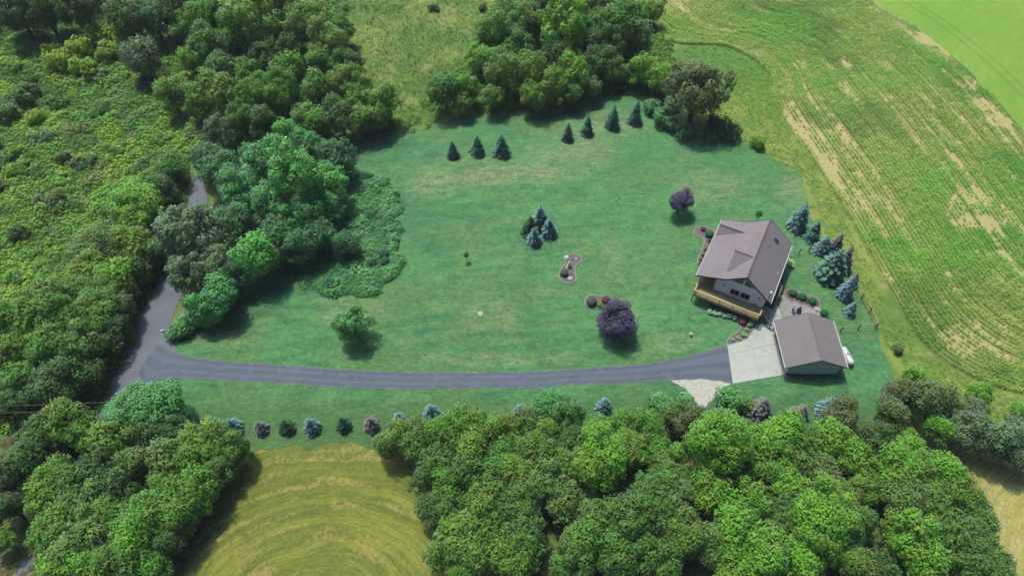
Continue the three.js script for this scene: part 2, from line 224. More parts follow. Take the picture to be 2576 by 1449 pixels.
{ // paved patio: small pavers
  const o = [[600, 392], [720, 425], [800, 440], [850, 480], [960, 560], [1060, 575], [1140, 640], [1240, 665], [1330, 640], [1420, 730], [1520, 770], [1600, 800], [1680, 860], [1690, 960], [1640, 1040], [1300, 1080], [662, 1040], [552, 672], [600, 590], [625, 500]].map(([x, y]) => spot(...z3(x, y)));
  const P = new THREE.Group(); P.name = 'patio'; P.userData = { kind: 'structure' }; scene.add(P);
  const bed = plate(o.map((p) => p.clone().setY(0.03)), 0.03, V(1, 0, 0)); part('paver_bed', bed, plain(120, 112, 100), P);
  const gs = [], q = rng(5); const ca = base(190, 188, 180), cb = base(162, 160, 154);
  for (let i = -20; i < 30; i++) for (let j = -20; j < 30; j++) { const x = 40 + (i + (j & 1) * 0.5) * 0.4, z = -60 + j * 0.27; if (!inside(x, z, o)) continue; const g = box(0.375, 0.06, 0.245, x, 0.04, z), k = q(), c = mix3(ca, cb, k * k); const n = g.attributes.position.count, C = new Float32Array(n * 3); for (let m = 0; m < n; m++) C.set(c, m * 3); g.setAttribute('color', new THREE.BufferAttribute(C, 3)); gs.push(g); }
  const m = part('paver', mergeGeometries(gs), std({ vertexColors: true, roughness: 0.9 }), P); m.userData = { kind: 'stuff' };
}

// ------------------------------------------------------------------ foliage geometry
class Leaves {
  constructor() { this.p = []; this.n = []; this.c = []; this.i = []; }
  // a folded leaf spray at o facing d, long axis a, with shading normal s
  add(o, d, a, len, wid, s, tint) {
    const b = d.clone().cross(a).normalize(), k = this.p.length / 3, l = len / 2, w = wid / 2;
    const q = [o.clone().addScaledVector(a, -l), o.clone().addScaledVector(b, w).addScaledVector(d, -len * 0.08), o.clone().addScaledVector(a, l).addScaledVector(d, -len * 0.12), o.clone().addScaledVector(b, -w).addScaledVector(d, -len * 0.08)];
    for (const v of q) { this.p.push(v.x, v.y, v.z); this.n.push(s.x, s.y, s.z); this.c.push(tint[0], tint[1], tint[2]); }
    this.i.push(k, k + 2, k + 1, k, k + 3, k + 2);
  }
  build() { const g = new THREE.BufferGeometry(); g.setAttribute('position', new THREE.Float32BufferAttribute(this.p, 3)); g.setAttribute('normal', new THREE.Float32BufferAttribute(this.n, 3)); g.setAttribute('color', new THREE.Float32BufferAttribute(this.c, 3)); g.setIndex(this.i); return g; }
}
const dirIn = (q, low = -1) => { const y = lerp(low, 1, q()), t = q() * 6.2832, r = Math.sqrt(Math.max(0, 1 - y * y)); return V(r * Math.cos(t), y, r * Math.sin(t)); };
const jit = (q, k) => V(q() - 0.5, q() - 0.5, q() - 0.5).multiplyScalar(k);
// a crown of unit radius made of leafy clumps, its middle at the origin
function crownGeo(seed, { clumps = 34, leaves = 3600, leaf = 0.15, tall = 1, low = -0.7, spread = 0.36, open = 0, droop = 0 } = {}) {
  const q = rng(seed), L = new Leaves(), C = [];
  const lobes = Array.from({ length: 5 }, () => [dirIn(q, -0.2), 0.8 + 0.4 * q()]);
  for (let i = 0; i < clumps; i++) {
    const d = dirIn(q, low); let e = 0.7; for (const [l, k] of lobes) e = Math.max(e, lerp(0.7, k, smooth(0.45, 0.95, d.dot(l))));
    const rc = spread * (0.45 + 0.95 * q() * q() + 0.15 * q()), m = Math.max(0.15, e - rc * 0.7) * (0.76 + 0.3 * q());
    C.push({ o: V(d.x * m, d.y * m * tall, d.z * m), r: rc, t: [0.82 + 0.36 * q(), 0.84 + 0.32 * q(), 0.75 + 0.5 * q()], w: rc * rc });
  }
  C.push({ o: V(0, -0.05 * tall, 0), r: 0.56, t: [0.9, 0.9, 0.9], w: 0.1 });
  const tot = C.reduce((s, c) => s + c.w, 0);
  for (const c of C) {
    const n = Math.round((leaves * c.w) / tot);
    for (let k = 0; k < n; k++) {
      const d = dirIn(q, -0.55), out = c.r * (0.55 + 0.5 * Math.sqrt(q()) + 0.22 * q() ** 6) * (1 + 0.25 * (noise(d.x * 3 + c.o.x * 9, d.z * 3 + d.y * 3 + c.o.z * 9) - 0.5)), o = c.o.clone().addScaledVector(d, out); o.y -= droop * c.r * (1 - d.y) * 0.5 * q();
      const f = d.clone().multiplyScalar(0.75).add(V(0, 0.45, 0)).add(jit(q, 1.5)).normalize(), a = f.clone().cross(jit(q, 2).add(V(0.006, 0, 0))).normalize(), s = f.clone().multiplyScalar(0.55).addScaledVector(d, 0.7).normalize(), v = 0.8 + 0.4 * q();
      const len = leaf * (0.5 + 0.55 * q() + 0.5 * q() * q()) * (1 - open * q());
      L.add(o, f, a, len, len * 0.62, s, [c.t[0] * v, c.t[1] * v, c.t[2] * v]);
    }
  }
  return L.build();
}
// a spruce of unit height, base radius b, standing at the origin
function spruceGeo(seed, b = 0.34, rows = 15, sp = 0.085) {
  const q = rng(seed), L = new Leaves();
  for (let i = 0; i < rows; i++) {
    const t = (i + 0.3) / rows, rad = b * (1 - t) ** 0.66 * (0.86 + 0.28 * q()) + 0.012, n = Math.max(4, Math.round(lerp(17, 4, t)));
    for (let k = 0; k < n; k++) {
      const th = ((k + 0.9 * q()) / n) * 6.2832 + i * 1.3, y = 0.04 + 0.94 * (t + 0.05 * (q() - 0.5)), lr = rad * (0.74 + 0.42 * q()), o = V(Math.cos(th), 0, Math.sin(th)), side = V(-o.z, 0, o.x), v = 0.78 + 0.4 * q(), tilt = lerp(-0.32, 0.5, t * t);
      const m = Math.max(3, Math.round(lr / 0.022));
      for (let j = 0; j < m; j++) {
        const u = 0.3 + 0.7 * ((j + q()) / m), at = o.clone().multiplyScalar(lr * u).add(V(0, y + tilt * lr * u - 0.1 * lr * u * u, 0));
        for (const s of [-1, 1, 0]) {
          const w = sp * (0.65 + 0.6 * q()) * lerp(1, 0.6, t), p = at.clone().addScaledVector(side, s * (1.15 - u) * lr * 0.42 * q()).add(V(0, 0.012 * (q() - 0.5), 0));
          const a = o.clone().addScaledVector(side, s * 0.8).add(V(0, tilt + 0.35 * (q() - 0.5), 0)).normalize(), f = V(0, 1, 0).addScaledVector(o, 0.45).add(jit(q, 0.7)).normalize(), sn = f.clone().addScaledVector(o, 0.35).normalize(), vv = v * (0.82 + 0.36 * q());
          L.add(p, f, a, w, w * 0.42, sn, [vv, vv, vv]);
        }
      }
    }
  }
  for (let k = 0; k < 10; k++) L.add(V(0, 0.97 + 0.004 * k, 0), dirIn(q), V(0, 1, 0).add(jit(q, 0.5)).normalize(), 0.05, 0.02, V(0, 1, 0), [1, 1, 1]);
  return L.build();
}
// a clipped ball shrub of unit radius
function ballGeo(seed, leaves = 1500, leaf = 0.13, flat = 0.92) {
  const q = rng(seed), L = new Leaves();
  for (let k = 0; k < leaves; k++) { const d = dirIn(q, -0.75), w = 0.93 + 0.14 * fbm(d.x * 3 + seed, d.z * 3 + d.y * 2, 2) - 0.12 * q() * q(), o = V(d.x * w, d.y * w * flat, d.z * w), f = d.clone().add(jit(q, 1.3)).normalize(), a = f.clone().cross(jit(q, 2).add(V(0.006, 0, 0))).normalize(), v = 0.75 + 0.5 * q(), len = leaf * (0.7 + 0.6 * q()); L.add(o, f, a, len, len * 0.65, d.clone().addScaledVector(f, 0.6).normalize(), [v, v, v]); }
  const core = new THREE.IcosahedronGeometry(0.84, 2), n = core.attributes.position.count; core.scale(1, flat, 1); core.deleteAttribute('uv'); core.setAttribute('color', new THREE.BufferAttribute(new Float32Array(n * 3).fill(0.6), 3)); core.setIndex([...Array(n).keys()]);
  return mergeGeometries([L.build(), core]);
}
function trunkGeo(seed, h, r, limbs = 5, reach = 0.6) {                // unit crown radius = 1: trunk from -h to 0, limbs into the crown
  const q = rng(seed), gs = [rod(V(0, -h, 0), V(0.03 * (q() - 0.5), -0.1, 0.03), r * 1.25, r * 0.75, 9), rod(V(0, -0.12, 0), V(0.1 * (q() - 0.5), 0.5, 0.1 * (q() - 0.5)), r * 0.75, r * 0.2, 7)];
  for (let i = 0; i < limbs; i++) { const t = (i / limbs) * 6.28 + q(), y = -0.42 + 0.5 * q(), e = V(Math.cos(t) * reach, y + 0.5, Math.sin(t) * reach); gs.push(rod(V(0, y, 0), e, r * 0.45, r * 0.12, 6)); }
  return mergeGeometries(gs);
}
const leafM = (r, g, b, tr = 0.42) => new THREE.MeshPhysicalMaterial({ color: col(r, g, b).multiplyScalar(2.4), vertexColors: true, roughness: 0.85, metalness: 0, transmission: tr, thickness: 0, side: THREE.DoubleSide, specularIntensity: 0.4 });
const M = {
  mid: leafM(94, 134, 44), mid1: leafM(86, 128, 46), mid2: leafM(106, 142, 46), mid3: leafM(94, 142, 40), mid4: leafM(100, 130, 58), dark: leafM(76, 108, 42), bright: leafM(108, 158, 40), grey: leafM(104, 130, 86), olive: leafM(98, 116, 62), yellow: leafM(122, 154, 26), lime: leafM(98, 166, 74), cool: leafM(90, 150, 80), deep: leafM(76, 126, 72),
  blue: leafM(96, 130, 126, 0.05), bluer: leafM(106, 136, 142, 0.05), greener: leafM(82, 118, 100, 0.05), spruce: leafM(72, 112, 88, 0.05), fir: leafM(62, 92, 58, 0.05), purple: leafM(72, 68, 90, 0.08), box: leafM(40, 104, 54, 0.05), red: leafM(108, 60, 74, 0.1), brown: leafM(84, 92, 76, 0.05), silver: leafM(150, 178, 160, 0.1), hosta: leafM(126, 172, 112, 0.15), pale: leafM(172, 200, 150, 0.15), vine: leafM(92, 142, 84), dead: leafM(150, 136, 112, 0.1), greyspruce: leafM(108, 112, 106, 0.05),
};
const bark = plain(96, 84, 70), paleBark = plain(150, 140, 124);
const BIG = [11, 12, 13, 14].map((s) => crownGeo(s, { clumps: 96, leaves: 9600, leaf: 0.09, spread: 0.3, tall: s & 1 ? 1.05 : 0.9 }));
const MID = [21, 22, 23, 24, 25].map((s) => crownGeo(s, { clumps: 64, leaves: 5200, leaf: 0.12, spread: 0.36, tall: s & 1 ? 0.95 : 1.1 }));
const AIRY = [31, 32].map((s) => crownGeo(s, { clumps: 60, leaves: 6400, leaf: 0.1, spread: 0.27, tall: 1.05, low: -0.6, droop: 0.5 }));
const BUSH = [41, 42, 43].map((s) => crownGeo(s, { clumps: 16, leaves: 1100, leaf: 0.22, spread: 0.48, tall: 0.8, low: -0.1 }));
const TRUNK = [51, 52, 53].map((s) => trunkGeo(s, 1.6, 0.07));
const STEM = trunkGeo(54, 0.9, 0.05, 4, 0.5);
const SPRUCE = [61, 62, 63].map((s, i) => spruceGeo(s, [0.3, 0.34, 0.4][i]));
const BALL = [71, 72].map((s) => ballGeo(s));

// a broadleaf tree whose crown is seen round (px, py) with radius rp there
let turnSeed = rng(3);
function tree(px, py, rp, kind, label, { group, form, name = 'tree', category = 'tree', lift = 1.15, tall = 1.12, mat } = {}) {
  let p = spot(px, py, 5), r = 3;
  for (let k = 0; k < 4; k++) { r = (rp * depthOf(p)) / FOCAL; p = spot(px, py, Math.min(r * lift + 1, 13)); }
  const h = p.y, t = thing(name, label, category, V(p.x, 0, p.z), turnSeed() * 6.28, group), q = turnSeed();
  const set = form ?? (rp * depthOf(p) / FOCAL > 3.6 ? BIG : MID), g = set[Math.floor(q * set.length)];
  const c = part('crown', g, mat ?? (kind === 'mid' ? [M.mid, M.mid1, M.mid2, M.mid3, M.mid4][Math.floor(turnSeed() * 5)] : M[kind]), t, V(0, h, 0)); c.scale.set(r * lerp(0.92, 1.12, turnSeed()), r * tall * lerp(0.85, 1.2, turnSeed()), r * lerp(0.92, 1.12, turnSeed())); c.rotation.y = q * 3;
  const k = part('trunk', TRUNK[Math.floor(q * 97) % 3], kind === 'grey' ? paleBark : bark, t, V(0, h, 0)); k.scale.set(r, h / 1.6, r);
  return t;
}
function bush(px, py, rp, kind, label, { group, name = 'shrub', category = 'shrub', form = BUSH, flat = 1, stem = true } = {}) {
  let p = spot(px, py, 0.5), r = 1; for (let k = 0; k < 3; k++) { r = (rp * depthOf(p)) / FOCAL; p = spot(px, py, r * 0.62 * flat); }
  const t = thing(name, label, category, V(p.x, 0, p.z), turnSeed() * 6.28, group), q = turnSeed();
  const c = part('foliage', form[Math.floor(q * form.length)], M[kind], t, V(0, r * 0.62 * flat, 0)); c.scale.set(r, r * flat, r);
  if (stem) { const s = part('stem', STEM, bark, t, V(0, r * 0.6, 0)); s.scale.set(r * 0.8, (r * 0.6) / 0.9, r * 0.8); }
  return t;
}
function conifer(px, top, bottom, w, kind, label, { group, cap = 3.3, v, wide = 0.56 } = {}) {
  const p = spot(px, bottom - 0.34 * w), r = ((w * wide) * depthOf(p)) / FOCAL; let h = 3;
  for (let k = 0; k < 12; k++) h *= clamp((rowOf(p) - top) / Math.max(1, rowOf(p) - rowOf(V(p.x, h, p.z))), 0.5, 2);
  h = Math.min(h, r * cap) * 1.04;
  const t = thing('spruce_tree', label, 'spruce', p, turnSeed() * 6.28, group), i = v ?? Math.floor(turnSeed() * 3), b = [0.3, 0.34, 0.4][i];
  const c = part('crown', SPRUCE[i], M[kind], t); c.scale.set(r / b, h, r / b);
  part('trunk', rod(V(0, 0, 0), V(0, h * 0.9, 0), 0.05 * r + 0.05, 0.02, 7), bark, t);
  return t;
}

// ------------------------------------------------------------------ the house
const shingle = (c1, c2, c3, seed) => {
  const W = 1024, m = 8, q = rng(seed), rows = 56, tabs = 24, cell = Array.from({ length: rows * tabs * 2 }, () => q());
  const t = paint(W, W, (i, j) => { const v = (j / W) * rows, r = Math.floor(v), u = (i / W) * tabs + (r & 1) * 0.5 + 0.3 * cell[r], k = cell[(r * tabs + (Math.floor(u) % tabs)) % cell.length], e = v - r < 0.16 ? 0.78 : 1, n = fbm((i / W) * 4 + seed, (j / W) * 4); let c = mix3(c1, c2, 0.25 + 0.5 * k); c = mix3(c, c3, smooth(0.4, 0.75, n) * 0.25); const g = (0.6 + 0.4 * e) * (0.94 + 0.12 * lat(i, j)); return [c[0] * g, c[1] * g, c[2] * g]; });
  t.repeat.set(1 / m, 1 / m); const bt = heights(512, 512, (i, j) => { const v = (j / 512) * rows; return 1 - (v - Math.floor(v)); }); bt.repeat.set(1 / m, 1 / m);
  return std({ map: t, roughness: 0.95, bumpMap: bt, bumpScale: 0.012 });
};
const roofM = shingle(base(150, 140, 144), base(172, 160, 162), base(136, 122, 126), 5), ridgeM = plain(134, 108, 108), garageRoofM = shingle(base(142, 134, 134), base(160, 151, 150), base(130, 120, 120), 9);
const lap = (c, rows) => { const t = paint(256, 512, (i, j) => { const v = ((j / 512) * rows) % 1, g = (v < 0.14 ? 0.74 : 1) * (0.95 + 0.08 * lat(i, j)); return [c[0] * g, c[1] * g, c[2] * g]; }); t.repeat.set(0.5, 0.5); const b = heights(64, 512, (i, j) => 1 - (((j / 512) * rows) % 1)); b.repeat.set(0.5, 0.5); return std({ map: t, bumpMap: b, bumpScale: 0.02, roughness: 0.8 }); };
const sidingM = lap([0.72, 0.68, 0.64], 12), garageWallM = lap([0.58, 0.57, 0.52], 12), trimM = plain(236, 232, 226, { roughness: 0.5 }), whiteM = plain(240, 242, 242, { roughness: 0.45 }), darkTrim = plain(70, 66, 66), soffitM = plain(180, 172, 164), stoneM = plain(150, 142, 134), glassM = std({ color: new THREE.Color(0.012, 0.016, 0.016), roughness: 0.06, metalness: 0 }), frameM = plain(220, 214, 206, { roughness: 0.5 });
const uvBox = (w, h, d, x, y, z) => { const g = box(w, h, d, x, y, z), p = g.attributes.position, n = g.attributes.normal, uv = g.attributes.uv; for (let i = 0; i < p.count; i++) uv.setXY(i, Math.abs(n.getX(i)) > 0.5 ? p.getZ(i) : p.getX(i), Math.abs(n.getY(i)) > 0.5 ? p.getZ(i) : p.getY(i)); return g; };
// an upright wall in the plane z = const from an outline [x, y] with holes, thickness t towards -z
function wallGeo(outline, holes, z, t) {
  const s = new THREE.Shape(outline.map(([x, y]) => new THREE.Vector2(x, y))); for (const h of holes) s.holes.push(new THREE.Path(h.map(([x, y]) => new THREE.Vector2(x, y))));
  return new THREE.ExtrudeGeometry(s, { depth: t, bevelEnabled: false }).translate(0, 0, z - t);
}
function paneSet(parent, outline, z, name, bar) {                     // frame of bars round an outline, glass set back
  const f = part(name, mergeGeometries(outline.map(([x, y], i) => { const [u, v] = outline[(i + 1) % outline.length]; return beam(V(x, y, z + 0.015), V(u, v, z + 0.015), 0.07, 0.07); })), frameM, parent);
  part('pane', new THREE.ShapeGeometry(new THREE.Shape(outline.map(([x, y]) => new THREE.Vector2(x, y)))).translate(0, 0, z - 0.06), glassM, f);
  if (bar) part('mullion', beam(V(bar, outline[0][1], z), V(bar, outline[2][1], z), 0.05), frameM, f);
  return f;
}
const HT = THREE.MathUtils.degToRad(27.4), HO = V(26.7, 0, -62.7);
const house = thing('house', 'greige sided house with a mauve brown shingle roof and a gable glazed at its peak', 'house', HO, -HT);
const L3 = (v, u, h) => V(v, h, -u);                                  // house frame: v to the right, u away, h up
{
  const LEN = 12.1, E0 = [0, 4], E1 = [3.99, 5.41], E2 = [6.57, 7.36], E3 = [10.8, 3.89];
  const slope = (a, b) => plate([L3(a[0], 0, a[1]), L3(b[0], 0, b[1]), L3(b[0], LEN, b[1]), L3(a[0], LEN, a[1])], 0.16, V(0, 0, 1));
  part('porch_roof', slope(E0, E1), roofM, house); part('roof', slope(E1, E2), roofM, house); part('roof', slope(E2, E3), roofM, house);
  part('ridge_cap', mergeGeometries([plate([L3(6.57, -0.02, 7.4), L3(6.41, -0.02, 7.285), L3(6.41, LEN, 7.285), L3(6.57, LEN, 7.4)], 0.03), plate([L3(6.57, -0.02, 7.4), L3(6.75, -0.02, 7.255), L3(6.75, LEN, 7.255), L3(6.57, LEN, 7.4)], 0.03)]), ridgeM, house);
  const gutter = (v, h, s) => part('gutter', mergeGeometries([box(0.02, 0.13, LEN, v + s * 0.12, h - 0.09, -LEN / 2), box(0.12, 0.02, LEN, v + s * 0.06, h - 0.15, -LEN / 2), box(0.03, 0.02, LEN, v + s * 0.13, h - 0.02, -LEN / 2)]), whiteM, house);
  gutter(0, 4, -1); gutter(10.8, 3.89, 1);
  for (const [a, b] of [[E0, E1], [E1, E2], [E2, E3]]) for (const u of [-0.03, LEN + 0.03]) part('rake_trim', beam(L3(a[0], u, a[1] - 0.1), L3(b[0], u, b[1] - 0.1), 0.05, 0.22), darkTrim, house);
  // walls up to the underside of the roof
  const y = (v) => (v < 3.99 ? 4 + 0.354 * v : v < 6.57 ? 5.41 + 0.756 * (v - 3.99) : 7.36 - 0.82 * (v - 6.57)) - 0.24;
  const w1 = [[5.15, 2.28], [6.42, 2.28], [6.42, 3.43], [5.15, 3.43]], w2 = [[6.68, 2.28], [7.92, 2.28], [7.92, 3.47], [6.68, 3.47]], t1 = [[4.87, 5.13], [6.39, 5.13], [6.39, 6.35]], t2 = [[6.62, 5.1], [8.14, 5.1], [6.62, 6.37]];
  const gable = [[2.8, 0], [10.1, 0], [10.1, y(10.1)], [6.57, y(6.57)], [3.99, y(3.99)], [2.8, y(2.8)]];
  part('wall', wallGeo(gable, [w1, w2, t1, t2], -0.45, 0.16), sidingM, house);
  part('wall', wallGeo(gable, [], -11.5, 0.16), sidingM, house);
  part('wall', uvBox(0.16, y(2.8), 10.9, 2.88, y(2.8) / 2, -6.05), sidingM, house);
  part('wall', uvBox(0.16, y(10.1), 10.9, 10.02, y(10.1) / 2, -6.05), sidingM, house);
  part('floor', box(7, 0.1, 10.8, 6.45, 1.7, -6.05), plain(120, 96, 70), house); part('ceiling', box(7, 0.1, 10.8, 6.45, 4.3, -6.05), soffitM, house);
  paneSet(house, w1, -0.45, 'window', 5.78); paneSet(house, w2, -0.45, 'window', 7.3); paneSet(house, t1, -0.45, 'gable_window'); paneSet(house, t2, -0.45, 'gable_window');
  part('corner_board', box(0.1, y(10.1), 0.1, 10.13, y(10.1) / 2, -0.42), frameM, house); part('corner_board', box(0.1, y(2.8), 0.1, 2.77, y(2.8) / 2, -0.42), frameM, house);
  for (const [x, h] of [[4.0, 3.5], [9.14, 3.5]]) { const l = part('wall_lamp', box(0.12, 0.26, 0.1, x, h, -0.38), darkTrim, house); part('lamp_shade', box(0.2, 0.06, 0.18, x, h + 0.16, -0.35), darkTrim, l); }
  part('hose_reel', box(0.34, 0.26, 0.2, 8.95, 2.06, -0.34), plain(200, 196, 188), house);
  // cross gable on the main slope and low gable over the porch
  const mainAt = (v) => 5.41 + 0.756 * (v - 3.99), lowAt = (v) => 4 + 0.354 * v;
  const dormer = (uc, vf, hf, half, tip, foot, wall) => {
    const d = new THREE.Group(); d.name = 'dormer'; house.add(d);
    for (const s of [-1, 1]) part('roof', plate([L3(vf, uc, hf), L3(tip, uc, hf), L3(vf, uc + s * half, foot)], 0.1), roofM, d);
    part('ridge_cap', beam(L3(vf - 0.03, uc, hf + 0.02), L3(tip, uc, hf + 0.02), 0.2, 0.04), ridgeM, d);
    part('wall', plate([L3(vf + wall, uc - half * 0.97, foot - 0.02), L3(vf + wall, uc + half * 0.97, foot - 0.02), L3(vf + wall, uc, hf - 0.14)], 0.12, V(0, 0, 1), true), sidingM, d);
    return d;
  };
  dormer(4.15, 3.62, mainAt(6.28) + 0.02, 2.8, 6.3, 5.24, 0.25);
  dormer(9.76, 0.1, lowAt(3.77) + 0.02, 1.32, 3.82, 4.06, 0.2);
  const sk = part('skylight', place(new RoundedBoxGeometry(1.12, 0.16, 0.6, 2, 0.03), 8.38, 7.36 - 0.82 * 1.81 + 0.07, -9.88, 0, 0, -Math.atan(0.82)), plain(150, 152, 156), house);
  part('pane', place(new THREE.BoxGeometry(0.98, 0.02, 0.48), 8.44, 7.36 - 0.82 * 1.81 + 0.155, -9.88, 0, 0, -Math.atan(0.82)), glassM, sk);
  const vent = (v, u, h, l) => part('vent_pipe', mergeGeometries([rod(L3(v, u, h - 0.1), L3(v, u, h + l), 0.07, 0.07, 10), rod(L3(v, u, h), L3(v, u, h + 0.08), 0.16, 0.1, 10)]), whiteM, house);
  vent(2.8, 11.63, lowAt(2.8), 0.3); vent(10.26, 5.18, 4.34, 0.35);
  const fl = part('flue', rod(L3(10.3, 0.5, 4.25), L3(10.3, 0.5, 5.5), 0.09, 0.09, 12), plain(190, 194, 198, { metalness: 0.7, roughness: 0.4 }), house);
  part('flue_cap', mergeGeometries([rod(L3(10.3, 0.5, 5.48), L3(10.3, 0.5, 5.66), 0.17, 0.17, 12), rod(L3(10.3, 0.5, 5.655), L3(10.3, 0.5, 5.76), 0.19, 0.04, 12)]), whiteM, fl); part('flue_collar', rod(L3(10.3, 0.5, 5.2), L3(10.3, 0.5, 5.3), 0.15, 0.15, 12), whiteM, fl);
  for (const [u, w] of [[2.6, 1], [6, 1.2], [9, 1.1]]) { const f = part('window', box(0.06, 1.2, w, 10.13, 2.7, -u), frameM, house); part('pane', box(0.02, 1.06, w - 0.14, 10.165, 2.7, -u), glassM, f); }
  for (const [u, w] of [[3, 1.4], [6.2, 1.4]]) { const f = part('window', box(0.06, 1.2, w, 2.77, 2.9, -u), frameM, house); part('pane', box(0.02, 1.06, w - 0.14, 2.735, 2.9, -u), glassM, f); }
  const dr = part('door', box(0.07, 2.05, 0.95, 2.76, 2.84, -9.7), plain(120, 60, 52), house); part('handle', box(0.06, 0.1, 0.05, 2.71, 2.8, -9.35), darkTrim, dr);
}
// deck of boards round the front and under the porch roof
const wood = (r, g, b) => { const c = base(r, g, b), t = paint(256, 256, (i, j) => { const v = 0.84 + 0.26 * fbm(i / 90, j / 7, 3); return [c[0] * v, c[1] * v, c[2] * v]; }); return std({ map: t, roughness: 0.8 }); };
const pine = wood(240, 208, 136), deckM = [wood(176, 164, 118), wood(166, 156, 112), wood(184, 170, 124)], greyWood = plain(124, 116, 104);
{
  const d = thing('deck', 'raised wooden deck with a pale pine railing along the gable front of the house', 'deck', HO, -HT), F = 1.8, q = rng(12);
  for (let k = 0; k < 15; k++) part('deck_board', box(9.65, 0.035, 0.138, 5.325, F - 0.018, 1.68 - k * 0.146), deckM[Math.floor(q() * 3)], d);
  for (let k = 0; k < 15; k++) part('deck_board', box(0.138, 0.035, 11.3, 0.58 + k * 0.146, F - 0.018, -6.12), deckM[Math.floor(q() * 3)], d);
  part('fascia_board', box(9.75, 0.24, 0.045, 5.325, F - 0.16, 1.775), pine, d); part('fascia_board', box(0.045, 0.24, 13.4, 0.475, F - 0.16, -4.95), pine, d); part('fascia_board', box(0.045, 0.24, 2.15, 10.175, F - 0.16, 0.7), pine, d);
  const run = (a, b, n, bal) => {
    for (let i = 0; i <= n; i++) { const p = a.clone().lerp(b, i / n); if (i || bal === 1) part('post', box(0.1, 1.0, 0.1, p.x, F + 0.44, p.z), pine, d); }
    part('handrail', beam(a.clone().setY(F + 0.95), b.clone().setY(F + 0.95), 0.15, 0.045), pine, d); part('rail', beam(a.clone().setY(F + 0.84), b.clone().setY(F + 0.84), 0.05, 0.09), pine, d); part('rail', beam(a.clone().setY(F + 0.12), b.clone().setY(F + 0.12), 0.05, 0.09), pine, d);
    const m = Math.round(a.distanceTo(b) / 0.135), g = new THREE.BoxGeometry(0.04, 0.72, 0.04);
    for (let i = 1; i < m; i++) part('baluster', g, pine, d, a.clone().lerp(b, i / m).setY(F + 0.48));
  };
  run(V(0.55, 0, 1.72), V(10.1, 0, 1.72), 5, 1); run(V(0.55, 0, 1.72), V(0.55, 0, -11.5), 6, 0); run(V(10.1, 0, 1.72), V(10.1, 0, 0.72), 1, 0);
  for (const [x, z] of [[0.56, 1.66], [3.0, 1.66], [5.3, 1.66], [7.7, 1.66], [10.05, 1.66], [0.56, -2.5], [0.56, -6.5], [0.56, -11.4]]) part('leg', box(0.13, F - 0.05, 0.13, x, (F - 0.05) / 2, z), greyWood, d);
  for (const z of [-0.5, -3.4, -6.4, -9.2, -11.4]) part('roof_post', box(0.14, 2.15, 0.14, 0.62, F + 1.07, z), frameM, d);
  for (let i = 0; i < 5; i++) part('stair_tread', box(0.3, 0.05, 0.95, 10.35 + i * 0.27, F - 0.32 * (i + 0.6), 0.22), greyWood, d);
  part('handrail', beam(V(10.2, F + 0.9, 0.74), V(11.5, F - 0.75, 0.74), 0.07, 0.1), pine, d); part('handrail', beam(V(10.2, F + 0.9, -0.3), V(11.5, F - 0.75, -0.3), 0.07, 0.1), greyWood, d);
  for (const z of [0.74, -0.3]) part('post', box(0.09, 1.0, 0.09, 11.5, 0.5, z), greyWood, d);
}
{
  const s = thing('entry_stairs', 'dark side stairs with an orange pine railing at the right wall of the house', 'stairs', HO, -HT), g = plain(84, 88, 98);
  part('landing', box(1.4, 0.12, 1.5, 10.9, 1.2, -4.55), g, s);
  for (let i = 0; i < 5; i++) part('stair_tread', box(1.2, 0.06, 0.3, 10.95, 1.0 - i * 0.2, -3.62 + i * 0.27), g, s);
  part('stringer', beam(V(10.36, 1.1, -3.8), V(10.36, 0.1, -2.4), 0.05, 0.24), darkTrim, s); part('stringer', beam(V(11.56, 1.1, -3.8), V(11.56, 0.1, -2.4), 0.05, 0.24), darkTrim, s);
  const orange = wood(226, 170, 92);
  part('handrail', beam(V(10.9, 2.2, -5.28), V(11.62, 2.2, -5.28), 0.09, 0.07), orange, s); part('handrail', beam(V(11.6, 2.2, -5.3), V(11.6, 2.2, -3.8), 0.09, 0.07), orange, s); part('handrail', beam(V(11.6, 2.2, -3.8), V(11.6, 1.25, -2.45), 0.09, 0.07), orange, s);
  for (const [x, y0, y1, z] of [[11.6, 0, 2.18, -5.28], [11.6, 0, 2.18, -3.8], [11.6, 0, 1.25, -2.45]]) part('post', box(0.09, y1 - y0, 0.09, x, (y0 + y1) / 2, z), orange, s);
  for (let i = 1; i < 11; i++) part('baluster', box(0.035, 0.85, 0.035, 11.6, 1.72, -5.28 + i * 0.135), greyWood, s);
}
